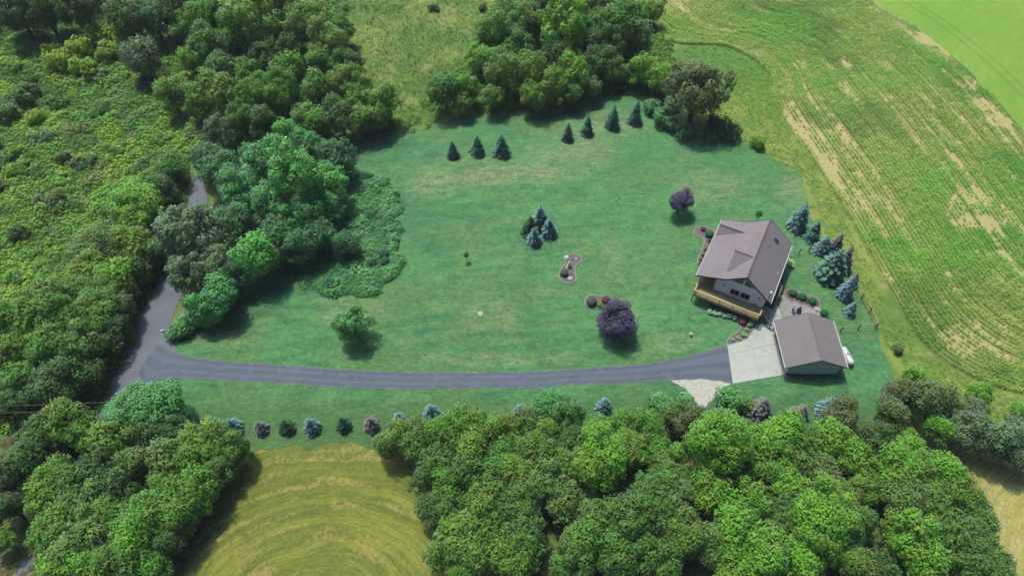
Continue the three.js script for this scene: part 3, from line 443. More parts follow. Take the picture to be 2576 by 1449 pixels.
// ------------------------------------------------------------------ the garage
const garage = thing('garage', 'detached garage with a grey brown shingle roof and white gutters beside the concrete pad', 'garage', V(36.7, 0, -48.17), -0.0127);
{
  const LEN = 7.6, A = [0, 2.5], B = [4.08, 4.55], C = [8.15, 2.7], slope = (a, b) => plate([L3(a[0], 0, a[1]), L3(b[0], 0, b[1]), L3(b[0], LEN, b[1]), L3(a[0], LEN, a[1])], 0.14, V(0, 0, 1));
  part('roof', slope(A, B), garageRoofM, garage); part('roof', slope(B, C), garageRoofM, garage);
  const vent = (s) => plate([L3(4.08, 0.62, 4.62), L3(4.08 + s * 0.19, 0.62, 4.62 - 0.09), L3(4.08 + s * 0.19, 7.1, 4.62 - 0.09), L3(4.08, 7.1, 4.62)], 0.05);
  part('ridge_vent', mergeGeometries([vent(-1), vent(1)]), plain(140, 124, 126), garage);
  for (const [v, h, s] of [[0, 2.5, -1], [8.15, 2.7, 1]]) part('gutter', mergeGeometries([box(0.02, 0.12, LEN, v + s * 0.13, h - 0.08, -LEN / 2), box(0.13, 0.02, LEN, v + s * 0.065, h - 0.14, -LEN / 2), box(0.03, 0.02, LEN, v + s * 0.14, h - 0.015, -LEN / 2)]), whiteM, garage);
  for (const [a, b] of [[A, B], [B, C]]) for (const u of [-0.03, LEN + 0.03]) part('rake_trim', beam(L3(a[0], u, a[1] - 0.09), L3(b[0], u, b[1] - 0.09), 0.04, 0.19), darkTrim, garage);
  const y = (v) => (v < 4.08 ? 2.5 + 0.5025 * v : 4.55 - 0.4545 * (v - 4.08)) - 0.2, g = [[0.86, 0], [7.75, 0], [7.75, y(7.75)], [4.08, y(4.08)], [0.86, y(0.86)]];
  part('wall', wallGeo(g, [], -0.42, 0.14), garageWallM, garage); part('wall', wallGeo(g, [], -7.05, 0.14), garageWallM, garage);
  part('wall', uvBox(0.14, y(0.86), 6.5, 0.93, y(0.86) / 2, -3.8), garageWallM, garage); part('wall', uvBox(0.14, y(7.75), 6.5, 7.68, y(7.75) / 2, -3.8), garageWallM, garage);
  for (const z of [-2.1, -5.5]) { const d = part('garage_door', box(0.05, 2.1, 2.6, 0.84, 1.06, z), frameM, garage); for (let i = 0; i < 4; i++) part('panel', box(0.03, 0.46, 2.5, 0.81, 0.28 + i * 0.52, z), trimM, d); }
  for (const v of [0.84, 7.77]) {
    part('downspout', mergeGeometries([rod(L3(v < 4 ? -0.06 : 8.2, 0.12, v < 4 ? 2.38 : 2.58), L3(v, 0.36, 2.05), 0.045), rod(L3(v, 0.36, 2.05), L3(v, 0.36, 0.12), 0.045), rod(L3(v, 0.36, 0.1), L3(v + 0.06, -0.55, 0.06), 0.05)]), plain(176, 172, 164), garage);
    part('corner_board', box(0.1, y(v), 0.1, v, y(v) / 2, -0.42), darkTrim, garage);
  }
  part('foundation', uvBox(6.96, 0.2, 6.7, 4.3, 0.1, -3.74), stoneM, garage);
}
// ------------------------------------------------------------------ propane tank
{
  const a = spot(2139, 906, 0.75), b = spot(2127, 884, 0.75), dir = b.clone().sub(a).setY(0), ln = 3.0, r = 0.48;
  const t = thing('propane_tank', 'long white propane tank lying on the grass beside the garage', 'gas tank', a.clone().add(b).multiplyScalar(0.5).setY(0), Math.atan2(dir.x, dir.z));
  part('tank', place(new THREE.CapsuleGeometry(r, ln - 2 * r, 12, 28), 0, 0.68, 0, Math.PI / 2), whiteM, t);
  const d = part('dome_lid', place(new THREE.SphereGeometry(0.2, 18, 8, 0, 6.3, 0, 1.57), 0, 1.14, 0), plain(186, 192, 194), t); part('collar', rod(V(0, 1.08, 0), V(0, 1.18, 0), 0.23, 0.21, 18), whiteM, d);
  for (const z of [-0.8, 0.8]) part('leg', box(0.6, 0.3, 0.16, 0, 0.15, z), stoneM, t);
  part('gauge', rod(V(0, 1.1, -0.55), V(0, 1.24, -0.55), 0.05, 0.05, 10), plain(120, 124, 126), t);
}
// ------------------------------------------------------------------ fences
const postM = plain(128, 112, 92), railM = plain(206, 196, 162), wireM = plain(170, 170, 164, { metalness: 0.4 }), brownM = plain(112, 84, 62);
function fence(label, posts, h, bottom, group) {
  const f = thing('fence', label, 'fence', posts[0], 0, group), o = posts[0];
  posts.forEach((p, i) => {
    const a = p.clone().sub(o); part('post', box(0.13, h + 0.06, 0.13, a.x, (h + 0.06) / 2, a.z), postM, f);
    if (!i) return; const b = posts[i - 1].clone().sub(o);
    part('rail', beam(b.clone().setY(h), a.clone().setY(h), 0.045, 0.05), railM, f);
    if (bottom) { part('bottom_board', beam(b.clone().setY(0.12), a.clone().setY(0.12), 0.04, 0.16), brownM, f); part('bottom_rail', beam(b.clone().setY(0.21), a.clone().setY(0.21), 0.05, 0.03), railM, f); }
    for (const y of [0.35, 0.65, 0.95].filter((y) => y < h - 0.1)) part('wire', rod(b.clone().setY(y), a.clone().setY(y), 0.006, 0.006, 5), wireM, f);
    const n = Math.round(a.distanceTo(b) / 0.3), gs = []; for (let k = 1; k < n; k++) { const c = b.clone().lerp(a, k / n); gs.push(rod(V(c.x, 0.05, c.z), V(c.x, h, c.z), 0.004, 0.004, 4)); }
    if (gs.length) part('wire_mesh', mergeGeometries(gs), wireM, f).userData = { kind: 'stuff' };
  });
  return f;
}
fence('wire fence with a pale top rail running from the garage to the field corner', spots([[2090, 838], [2114.6, 834.7], [2158.7, 829.5], [2203.5, 825.5]]), 1.25, false, 'wire fences round the back yard');
fence('long wire fence with a brown bottom board between the lawn and the crop field', spots([[2203, 825], [2187, 788], [2168, 752], [2149, 715], [2130, 680], [2112, 648], [2094, 616]]), 1.25, true, 'wire fences round the back yard');
fence('short wire fence between the house and the blue spruces', spots([[1985, 645], [2010, 639], [2035, 634.5], [2062, 629], [2094, 616]]), 1.2, false, 'wire fences round the back yard');
{
  const p = [[180, 1180, 1.2], [330, 1290, 1.2], [440, 1340, 1.2], [520, 1400, 1.2]].map(([x, y]) => spot(...z3(x - 30, y)));
  const g = thing('gate', 'low metal gate with posts between the deck steps and the garage', 'gate', p[0]), o = p[0];
  p.forEach((q, i) => { const a = q.clone().sub(o); part('post', box(0.09, 1.15, 0.09, a.x, 0.575, a.z), postM, g); if (!i) return; const b = p[i - 1].clone().sub(o); for (const y of [1.08, 0.12]) part('rail', beam(b.clone().setY(y), a.clone().setY(y), 0.04, 0.05), i === 2 ? postM : greyWood, g); for (let k = 1; k < 8; k++) { const c = b.clone().lerp(a, k / 8); part('bar', rod(V(c.x, 0.12, c.z), V(c.x, 1.08, c.z), 0.012, 0.012, 5), darkTrim, g); } });
}
// ------------------------------------------------------------------ patio things and small things on the lawn
{
  const p = spot(2008.5, 786), t = thing('fire_pot', 'dark blue round bellied patio fire pot with a narrow neck', 'chiminea', p), navy = plain(44, 56, 92, { roughness: 0.5 });
  part('bowl', new THREE.LatheGeometry([[0.001, 0.22], [0.2, 0.24], [0.33, 0.42], [0.36, 0.6], [0.28, 0.8], [0.15, 0.95], [0.11, 1.2], [0.14, 1.3], [0.1, 1.3]].map(([x, y]) => new THREE.Vector2(x, y)), 24), navy, t);
  for (const a of [0, 2.1, 4.2]) part('leg', rod(V(0.3 * Math.cos(a), 0, 0.3 * Math.sin(a)), V(0.2 * Math.cos(a), 0.3, 0.2 * Math.sin(a)), 0.025), darkTrim, t);
  const c = thing('patio_chair', 'grey mesh patio chair to the left of the dark fire pot', 'chair', spot(...z3(950, 880)), 0.8), cm = plain(140, 134, 136), mm = plain(120, 116, 122);
  part('seat', place(new RoundedBoxGeometry(0.52, 0.05, 0.5, 2, 0.02), 0, 0.42, 0), mm, c); part('backrest', place(new RoundedBoxGeometry(0.52, 0.6, 0.05, 2, 0.02), 0, 0.76, -0.28, -0.2), mm, c);
  for (const [x, z] of [[-0.25, 0.23], [0.25, 0.23], [-0.25, -0.25], [0.25, -0.25]]) part('leg', rod(V(x * 1.1, 0, z * 1.1), V(x, 0.42, z), 0.018), cm, c);
  for (const x of [-0.28, 0.28]) part('armrest', box(0.05, 0.03, 0.46, x, 0.63, 0), cm, c);
  const h = thing('plant_hook', 'thin dark shepherd hook standing at the patio edge by the third clipped ball', 'plant hanger', spot(...z3(1560, 740)), -0.6);
  part('rod', mergeGeometries([rod(V(0, 0, 0), V(0, 1.55, 0), 0.022), new THREE.TorusGeometry(0.16, 0.02, 6, 14, 3.14).translate(0.16, 1.55, 0)]), darkTrim, h); part('lantern', place(new THREE.CylinderGeometry(0.08, 0.11, 0.24, 8), 0.32, 1.4, 0), plain(150, 160, 150), h);
  const pot = (x, z, r, label, m) => { const t = thing('flower_pot', label, 'flower pot', spot(...z3(x, z))); part('pot', new THREE.LatheGeometry([[0.001, 0], [0.7 * r, 0], [r, 1.3 * r], [0.92 * r, 1.3 * r], [0.86 * r, 1.1 * r], [0.001, 1.1 * r]].map(([a, b]) => new THREE.Vector2(a, b)), 18), plain(...m), t); const f = part('plant', BUSH[1], M.hosta, t, V(0, 1.45 * r, 0)); f.scale.setScalar(r * 1.25); };
  pot(85, 1090, 0.3, 'blue grey flower pot at the foot of the deck steps', [96, 120, 140]); pot(145, 1075, 0.24, 'pale flower pot beside the gate post by the deck', [214, 206, 196]);
  const ac = thing('air_conditioner', 'round topped grey cooling unit against the right wall of the house', 'air conditioner', HO.clone().add(V(Math.cos(HT), 0, Math.sin(HT)).multiplyScalar(11.05)).add(V(Math.sin(HT), 0, -Math.cos(HT)).multiplyScalar(6.3)), -HT);
  part('casing', place(new RoundedBoxGeometry(0.75, 0.8, 0.75, 2, 0.06), 0, 0.45, 0), plain(168, 176, 186), ac); part('fan_grille', mergeGeometries([0.1, 0.19, 0.28].map((r) => place(new THREE.TorusGeometry(r, 0.018, 6, 20), 0, 0.87, 0, Math.PI / 2))), darkTrim, ac);
  const stone = (px, py, r, label, m = [196, 190, 182], flat = 0.55, cat = 'rock') => { const q = rng(px * 7 + py), g = new THREE.IcosahedronGeometry(1, 2), p = g.attributes.position; for (let i = 0; i < p.count; i++) { const v = V(p.getX(i), p.getY(i), p.getZ(i)), k = 0.78 + 0.5 * fbm(v.x * 1.4 + px, v.z * 1.4 + v.y + py, 2); p.setXYZ(i, v.x * k, v.y * k * flat, v.z * k); } g.computeVertexNormals(); const o = new THREE.Mesh(g, plain(...m)); o.name = numbered('boulder'); const w = spot(px, py); o.position.copy(w).setY(r * flat * 0.5); o.scale.setScalar(r); tag(o, label, cat); scene.add(o); };
  stone(1208, 790, 0.42, 'flat pale rock lying alone in the middle of the lawn', [214, 204, 188], 0.3);
  stone(1425.5, 648, 0.38, 'white rock at the upper left end of the kidney shaped bed', [226, 224, 220]); stone(1449, 651, 0.2, 'small pale rock at the upper right of the kidney shaped bed', [214, 210, 206]); stone(1434, 702, 0.4, 'pale rock at the lower end of the kidney shaped bed', [206, 204, 202]); stone(1436, 687, 0.33, 'brownish rock beside the dark round shrub of the kidney shaped bed', [150, 128, 130]); stone(1440, 653, 0.3, 'dark teal grey rock in the middle of the upper kidney shaped bed', [104, 120, 122]);
  for (const [x, y, r, l] of [[1560, 768, 0.3, 'cream edging boulder nearest the shepherd hook'], [1610, 790, 0.34, 'largest cream boulder on the patio edge past the hook'], [1655, 820, 0.28, 'cream boulder on the patio edge close to the fourth clipped ball'], [1585, 830, 0.24, 'small brown boulder on the patio edge below the hook']]) stone(...z3(x, y), r, l, l.includes('brown') ? [150, 128, 112] : [216, 206, 190]);
  const cap = (px, py, h, label) => { const t = thing('yard_marker', label, 'marker', spot(px, py)); part('stake', rod(V(0, 0, 0), V(0, h, 0), 0.07, 0.07, 10), whiteM, t); part('cap', place(new THREE.SphereGeometry(0.12, 14, 8), 0, h, 0), whiteM, t); };
  cap(1550, 507, 0.55, 'short white pipe standing in the lawn left of the purple tree'); cap(1612, 487.5, 0.25, 'low white cap in the lawn upper left of the purple tree');
  const gl = thing('garden_lamp', 'small lawn lamp with a white cap and dark foot right of the large purple tree', 'lamp', spot(1737.5, 845)); part('post', rod(V(0, 0, 0), V(0, 0.6, 0), 0.07, 0.05), darkTrim, gl); part('cap', place(new THREE.ConeGeometry(0.24, 0.24, 14), 0, 0.7, 0), whiteM, gl);
  const log = (px, py, l, label) => { const o = new THREE.Mesh(rod(V(-l / 2, 0.1, 0), V(l / 2, 0.1, 0.08), 0.1, 0.1, 12), whiteM); o.name = numbered('edge_log'); o.position.copy(spot(px, py)); tag(o, label, 'log'); scene.add(o); };
  log(1721, 989, 0.85, 'white log at the left edge of the gravel turn-out'); log(1813, 987, 0.8, 'white log at the right edge of the gravel turn-out');
  const mb = thing('mailbox', 'white mailbox at the road edge beside the low hedge', 'mailbox', spot(415, 843), 0.3); part('post', box(0.1, 1.0, 0.1, 0, 0.5, 0), greyWood, mb); part('box', mergeGeometries([box(0.5, 0.16, 0.22, 0, 1.08, 0), place(new THREE.CylinderGeometry(0.11, 0.11, 0.5, 14, 1, false, 0, 3.1416), 0, 1.16, 0, 0, 0, Math.PI / 2)].map((g) => g.toNonIndexed())), whiteM, mb); part('door', box(0.02, 0.2, 0.2, 0.26, 1.1, 0), trimM, mb); part('flag', box(0.16, 0.06, 0.02, -0.05, 1.22, 0.13), plain(190, 50, 44), mb);
}
// ------------------------------------------------------------------ garden beds with kerb edging
const mulchM = (r, g, b) => { const a = base(r, g, b), t = tile(256, 3, (x, z, i, j) => { const v = 0.7 + 0.4 * fbm(x * 8, z * 8, 3) + 0.3 * lat(i, j) - 0.1; return [a[0] * v, a[1] * v, a[2] * v]; }); t.repeat.set(0.33, 0.33); return std({ map: t, roughness: 1, bumpMap: grainAt(1), bumpScale: 0.04 }); };
const greyMulch = mulchM(142, 132, 128), kerbM = plain(188, 180, 168);
function bed(label, pts, kerb = true) {
  const c = curve2(pts, 70, true), o = pts.reduce((s, p) => s.add(p), V(0, 0, 0)).multiplyScalar(1 / pts.length), b = thing('garden_bed', label, 'flower bed', o);
  part('mulch', plate(c.slice(0, -1).map((p) => p.clone().sub(o).setY(0.09)), 0.07, V(1, 0, 0)), greyMulch, b);
  if (kerb) part('edging', new THREE.TubeGeometry(new THREE.CatmullRomCurve3(c.slice(0, -1).map((p) => p.clone().sub(o).setY(0.07)), true), 140, 0.085, 6, true), kerbM, b);
}
bed('kidney shaped gravel bed with boulders in the middle of the lawn', [[280, 160], [330, 128], [400, 120], [470, 140], [503, 190], [470, 240], [415, 300], [410, 370], [425, 460], [400, 515], [330, 540], [250, 520], [190, 460], [180, 400], [220, 320], [270, 270], [272, 210]].map(([x, y]) => spot(...z7(x, y))));
bed('egg shaped mulch bed at the left of the large purple tree', [[550, 790], [580, 735], [660, 700], [760, 715], [850, 730], [900, 790], [860, 850], [790, 885], [700, 885], [600, 860], [560, 825]].map(([x, y]) => spot(...z7(x, y))));
bed('curving edged bed along the left eave of the house', [[95, 440], [130, 370], [220, 328], [350, 328], [470, 370], [560, 440], [700, 560], [520, 900], [430, 1180], [300, 1240], [225, 1160], [185, 1080], [182, 1010], [230, 900], [290, 770], [320, 680], [318, 620], [270, 560], [180, 505], [112, 475]].map(([x, y]) => spot(...z1(x, y))));
bed('mulched bed of light hostas between the lawn and the concrete pad', [[470, 850], [500, 900], [480, 935], [430, 970], [409, 1000], [412, 1019], [480, 1003], [538, 978], [578, 930], [600, 890], [592, 868], [545, 845]].map(([x, y]) => spot(...zc1(x, y))));
bed('shaded planting bed under the front of the deck', [[268, 775], [300, 815], [370, 838], [440, 850], [480, 862], [560, 850], [600, 858], [560, 815], [430, 765], [330, 725], [280, 735]].map(([x, y]) => spot(...zc1(x, y))), false);
const Z7 = (x, y, r) => [...z7(x, y), r * 0.1778], Z1 = (x, y, r) => [...z1(x, y), r * 0.1185], ZC = (x, y, r) => [...zc1(x, y), r * 0.379], Z3 = (x, y, r) => [...z3(x, y), r * 0.0948];
const ball = (a, kind, label, group) => bush(...a, kind, label, { form: BALL, flat: 1, name: 'shrub', group });
ball(Z7(260, 388, 60), 'brown', 'dark brownish round shrub in the kidney shaped bed'); ball(Z7(645, 795, 76), 'brown', 'dark clipped round shrub at the left end of the egg shaped bed'); ball(Z7(850, 775, 64), 'red', 'reddish brown clipped shrub behind the large purple tree'); bush(...Z7(770, 838, 52), 'bright', 'bright green small shrub touching the large purple tree');
conifer(...[z7(325, 200)[0], z7(0, 195)[1], z7(0, 330)[1], 13], 'pale', 'thin pale conifer sapling in the kidney shaped bed');
ball(Z1(295, 372, 58), 'red', 'dark red round shrub at the tip of the bed by the house'); ball(Z1(430, 482, 90), 'box', 'large clipped green ball shrub in the bed by the house'); ball(Z1(448, 615, 56), 'red', 'dark red round shrub tucked under the left eave');
['first olive mound shrub along the left eave, nearest the red shrub', 'second olive mound shrub along the left eave', 'third olive mound shrub along the left eave', 'fourth olive mound shrub along the left eave, nearest the deck'].forEach((l, i) => bush(...Z1([355, 300, 255, 235][i], [805, 920, 1020, 1090][i], 52), 'olive', l, { group: 'mound shrubs along the left eave' }));
['first clipped ball shrub on the patio edge, nearest the house', 'second clipped ball shrub on the patio edge', 'third clipped ball shrub on the patio edge beside the hook', 'clipped ball shrub behind the garage roof ridge'].forEach((l, i) => ball(Z3([945, 1195, 1465, 1775][i], [355, 455, 575, 880][i], [112, 114, 110, 106][i]), 'box', l, 'clipped ball shrubs round the patio'));
[[945, 470], [1190, 570], [1450, 665]].forEach(([x, y], i) => { const p = spot(...z3(x, y - 60)), b = thing('mulch_ring', `ring of mulch under the ${['first', 'second', 'third'][i]} clipped ball on the patio edge`, 'mulch', p); part('mulch', new THREE.CylinderGeometry(1.15, 1.2, 0.09, 28), mulchM(138, 116, 116), b, V(0, 0.05, 0)); part('edging', place(new THREE.TorusGeometry(1.18, 0.07, 6, 36), 0, 0.07, 0, Math.PI / 2), kerbM, b); });
bush(...Z3(1870, 985, 62), 'cool', 'low green shrub behind the right side of the garage roof');
bush(...ZC(515, 862, 34), 'red', 'wide dark red mound shrub at the right end of the deck', { form: BALL, flat: 0.75 });
['large pale hosta clump right of the dark red mound shrub', 'small hosta clump below the large pale one', 'mid hosta clump in the pad bed, third from the deck', 'fourth hosta clump from the deck in the pad bed', 'last hosta clump at the lawn corner of the pad bed'].forEach((l, i) => bush(...ZC([570, 545, 522, 488, 447][i], [883, 921, 955, 977, 988][i], [26, 15, 20, 17, 15][i]), 'hosta', l, { group: 'hostas in the pad bed', name: 'hosta', category: 'hosta', stem: false }));
for (let i = 0; i < 6; i++) bush(...ZC(292 + i * 34, 800 + i * 8 + (i & 1) * 4, 21), 'silver', `silvery mound plant under the deck edge, ${['first', 'second', 'third', 'fourth', 'fifth', 'sixth'][i]} from the left of its row`, { group: 'silvery plants under the deck', name: 'plant', category: 'plant', stem: false });
bush(...ZC(300, 762, 26), 'deep', 'dark green shrub in the shade under the left end of the deck'); bush(...ZC(350, 785, 24), 'deep', 'dark green shrub in the shade under the middle of the deck'); bush(...ZC(400, 795, 20), 'brown', 'brownish plant in the shade behind the silvery row');
bush(1989, 661, 12, 'pale', 'pale flowering shrub against the right wall of the house'); bush(1982, 646, 7, 'red', 'small dark red shrub at the right eave by the wire fence');

// ------------------------------------------------------------------ spruces
const ordinal = ['first', 'second', 'third', 'fourth', 'fifth', 'sixth', 'seventh', 'eighth', 'ninth', 'tenth', 'eleventh', 'twelfth', 'thirteenth', 'fourteenth', 'fifteenth', 'sixteenth', 'seventeenth', 'eighteenth', 'nineteenth', 'twentieth'];
[[1139, 356, 403, 31], [1201, 343, 397, 36], [1262, 339, 401, 40]].forEach((a, i) => conifer(...a, 'spruce', `${['left', 'middle', 'right'][i]} spruce of the three in a row on the far lawn`, { group: 'spruces along the far edge of the lawn', wide: 0.6 }));
[[1427, 309, 361, 31], [1476, 291, 347, 33], [1540, 266, 333, 39], [1596, 252, 320, 36]].forEach((a, i) => conifer(...a, 'spruce', `${ordinal[i]} spruce from the left in the row of four on the far lawn`, { group: 'spruces along the far edge of the lawn' }));
conifer(1333, 545, 601, 42, 'fir', 'green spruce at the left of the cluster of four', { group: 'cluster of four spruces', v: 1 });
conifer(1358, 518, 589, 48, 'blue', 'tallest blue spruce at the back of the cluster of four', { group: 'cluster of four spruces', v: 1 });
conifer(1380, 551, 605, 42, 'blue', 'blue spruce at the right of the cluster of four', { group: 'cluster of four spruces', v: 1 });
conifer(1343, 574, 624, 36, 'blue', 'smallest blue spruce at the front of the cluster of four', { group: 'cluster of four spruces', v: 0 });
[[2003, 514, 592, 58, 'blue', 'pale blue spruce nearest the far right corner of the house'], [2040, 558, 616, 46, 'greener', 'second blue spruce down the right side of the house'], [2066, 596, 650, 50, 'blue', 'third blue spruce partly behind the largest one'], [2083, 632, 722, 80, 'greener', 'largest blue spruce on the back lawn'], [2121, 694, 762, 48, 'bluer', 'blue spruce below the largest one'], [2136, 762, 801, 35, 'blue', 'small blue spruce alone near the garage fence']].forEach((a) => conifer(...a, { group: 'blue spruces on the back lawn', wide: 0.5 }));
conifer(2098, 588, 640, 34, 'greyspruce', 'grey purplish spruce at the fence behind the third blue spruce', { group: 'blue spruces on the back lawn' }); conifer(2114, 618, 690, 44, 'greyspruce', 'dark grey spruce at the fence behind the largest blue one', { group: 'blue spruces on the back lawn' }); conifer(2142, 688, 726, 26, 'greyspruce', 'bare grey young spruce at the corner of the fence', { group: 'blue spruces on the back lawn' });
[[540, 1036, 1088, 40, 'blue'], [592, 1036, 1098, 48, 'blue'], [659, 1052, 1097, 39, 'greyspruce'], [724, 1050, 1096, 43, 'fir'], [787, 1038, 1096, 46, 'blue'], [865, 1040, 1090, 43, 'fir'], [936, 1049, 1090, 43, 'greyspruce'], [1006, 1026, 1076, 40, 'blue'], [1087, 1014, 1064, 48, 'blue'], [1148, 1016, 1068, 36, 'blue'], [1307, 1007, 1056, 40, 'blue'], [1455, 1006, 1052, 34, 'blue'], [1518, 996, 1046, 46, 'blue'], [1907, 1006, 1062, 62, 'greyspruce'], [2006, 1014, 1070, 52, 'greyspruce'], [2078, 1003, 1058, 58, 'blue']].forEach((a, i) => conifer(...a, `${ordinal[i]} spruce from the left in the row below the driveway`, { group: 'row of spruces below the driveway', cap: 2.1, v: 2 }));
// ------------------------------------------------------------------ single trees
tree(1712, 506, 36, 'purple', 'smaller purple leaved tree on the lawn above the house', { form: BIG, lift: 0.82, tall: 0.95 });
tree(1555, 806, 54, 'purple', 'larger purple leaved tree beside the egg shaped bed', { form: BIG, lift: 0.66, tall: 0.8 });
tree(893, 820, 46, 'cool', 'lone light green weeping tree on the lawn above the driveway', { form: AIRY, lift: 0.95, tall: 1.35 });
tree(1911, 537, 9, 'cool', 'thin young tree behind the far end of the house roof', { form: MID, lift: 2.2, tall: 1.9 });
tree(1172, 642, 7, 'cool', 'thin young sapling in the middle of the lawn', { form: MID, lift: 1.5, tall: 2.0 });
tree(1755, 225, 88, 'olive', 'dark olive oak at the right of the lawn top, casting a shadow on it', { form: BIG, lift: 1.0, tall: 1.2 });
tree(372, 1026, 82, 'cool', 'wide grey green tree where the road meets the bottom of the driveway', { form: BIG, lift: 0.85, tall: 0.62 });
tree(310, 1040, 50, 'cool', 'smaller grey green tree at the roadside below the junction', { form: MID, lift: 0.9, tall: 0.7 });
tree(440, 1048, 40, 'cool', 'low grey green tree between the junction and the spruce row', { form: MID, lift: 0.9, tall: 0.7 });
// ------------------------------------------------------------------ woods: [x, y, radius, kind] as the crowns show in the photo
function grove(where, group, list, o = {}) {
  const rows = [...list].sort((a, b) => a[1] - b[1]), per = 6; const look = { mid: 'mid green', dark: 'dark green', bright: 'bright green', grey: 'grey green', olive: 'olive grey', yellow: 'yellow green', lime: 'light green', cool: 'cool green', deep: 'deep green' };
  for (let r = 0; r * per < rows.length; r++) rows.slice(r * per, r * per + per).sort((a, b) => a[0] - b[0]).forEach((a, i) => tree(a[0], a[1], a[2] * (where.includes('lower') ? 1.08 : 1), a[3], `${look[a[3]]} tree ${where}, ${ordinal[r]} row, ${ordinal[i]} from left`, { group, ...(where.includes('across') && a[0] > 200 ? { lift: 0.82, tall: 0.9 } : {}), ...o, ...(a[4] ?? {}) }));
}
const A = { form: AIRY };
grove('in the far left wood', 'trees of the far left wood', [[40, 26, 62, 'dark'], [112, 34, 56, 'dark'], [182, 28, 58, 'dark'], [248, 12, 40, 'dark'], [330, 38, 56, 'dark'], [388, 52, 46, 'deep'], [440, 24, 56, 'dark'], [500, 56, 50, 'mid'], [560, 36, 50, 'mid'], [356, 148, 48, 'grey'], [480, 152, 36, 'bright'], [520, 108, 46, 'mid'], [592, 110, 44, 'dark'], [552, 160, 38, 'mid'], [640, 72, 72, 'mid', A], [674, 10, 50, 'mid'], [738, 16, 48, 'mid'], [620, 182, 36, 'mid'], [780, 62, 56, 'mid'], [823, 104, 58, 'mid'], [856, 72, 36, 'mid'], [802, 152, 42, 'mid'], [850, 160, 42, 'mid'], [890, 160, 32, 'dark'], [730, 124, 38, 'dark'], [727, 178, 46, 'mid'], [668, 150, 46, 'dark']]);
grove('left of the lawn top', 'trees left of the lawn top', [[560, 232, 50, 'mid'], [640, 236, 52, 'mid'], [712, 240, 52, 'mid'], [792, 236, 50, 'mid'], [872, 214, 56, 'mid'], [900, 250, 46, 'mid'], [962, 262, 46, 'mid'], [856, 292, 50, 'dark'], [912, 296, 42, 'mid'], [790, 308, 44, 'mid'], [952, 298, 36, 'mid'], [714, 330, 34, 'lime'], [664, 308, 42, 'dark'], [762, 296, 42, 'mid'], [610, 300, 42, 'mid', A], [545, 330, 38, 'grey', A], [500, 260, 44, 'mid'], [430, 240, 46, 'mid'], [520, 400, 44, 'deep'], [850, 400, 48, 'deep']]);
grove('beyond the lawn top', 'trees beyond the lawn top', [[1241, 88, 50, 'mid'], [1274, 40, 46, 'mid'], [1318, 62, 52, 'mid'], [1208, 146, 40, 'bright'], [1258, 186, 54, 'mid'], [1296, 116, 46, 'mid'], [1330, 186, 54, 'mid'], [1176, 226, 36, 'mid'], [1118, 228, 46, 'mid'], [1417, 84, 72, 'bright', A], [1474, 10, 46, 'mid'], [1560, 66, 72, 'mid', A], [1500, 66, 46, 'mid'], [1398, 214, 46, 'mid'], [1447, 186, 46, 'bright'], [1440, 230, 34, 'mid'], [1340, 236, 40, 'mid'], [1240, 244, 34, 'mid'], [1500, 160, 46, 'dark'], [1520, 120, 50, 'dark'], [1600, 110, 46, 'dark'], [1537, 178, 36, 'mid'], [1574, 186, 24, 'mid'], [1613, 172, 36, 'bright'], [1656, 200, 36, 'bright'], [1345, 2, 50, 'dark'], [1160, 262, 26, 'mid'], [1360, 20, 50, 'dark'], [1420, -10, 50, 'mid'], [1640, 26, 30, 'mid'], [1560, 6, 50, 'mid'], [1490, 222, 26, 'mid'], [1400, 150, 46, 'dark']]);
grove('in the left lot wood', 'tall trees at the left end of the lot', [[744, 444, 78, 'lime', { lift: 1.7, tall: 1.15 }], [660, 410, 56, 'cool'], [818, 450, 52, 'lime', { lift: 1.6 }], [855, 402, 46, 'deep'], [600, 480, 62, 'cool'], [560, 440, 52, 'deep'], [690, 520, 62, 'cool'], [760, 540, 60, 'cool'], [640, 642, 58, 'lime', { lift: 1.3 }], [700, 600, 52, 'deep'], [760, 620, 48, 'deep'], [868, 610, 36, 'deep', { lift: 0.9 }], [590, 570, 56, 'deep'], [486, 600, 80, 'grey', A], [470, 690, 62, 'grey', A], [530, 660, 56, 'grey', A], [548, 742, 54, 'cool'], [508, 786, 44, 'cool', { lift: 0.9 }], [590, 690, 46, 'deep'], [450, 565, 46, 'grey', A], [800, 580, 44, 'deep'], [820, 510, 46, 'cool'], [700, 380, 46, 'cool'], [780, 370, 44, 'cool']]);
grove('across the left road', 'trees across the road on the left', [[348, 514, 72, 'bright'], [366, 566, 56, 'mid'], [348, 616, 60, 'mid'], [266, 596, 52, 'mid'], [240, 630, 52, 'mid'], [382, 636, 40, 'olive'], [232, 684, 52, 'mid'], [292, 698, 62, 'bright'], [275, 746, 66, 'mid'], [332, 668, 50, 'dark'], [154, 716, 38, 'yellow'], [232, 790, 66, 'mid'], [110, 768, 60, 'mid'], [134, 812, 66, 'mid'], [292, 780, 46, 'olive'], [66, 802, 60, 'mid'], [226, 828, 60, 'mid'], [282, 824, 46, 'dark'], [50, 862, 56, 'mid'], [140, 846, 56, 'mid'], [186, 878, 60, 'mid'], [116, 886, 56, 'mid'], [248, 880, 44, 'dark'], [33, 902, 46, 'mid'], [220, 936, 48, 'dark'], [150, 950, 68, 'dark'], [54, 950, 56, 'mid'], [32, 1022, 60, 'dark'], [110, 985, 46, 'dark'], [406, 470, 44, 'dark'], [300, 540, 40, 'mid'], [425, 420, 46, 'mid'], [310, 636, 44, 'dark'], [10, 830, 46, 'mid'], [355, 690, 36, 'dark'], [318, 730, 36, 'dark'], [200, 735, 44, 'mid']]);
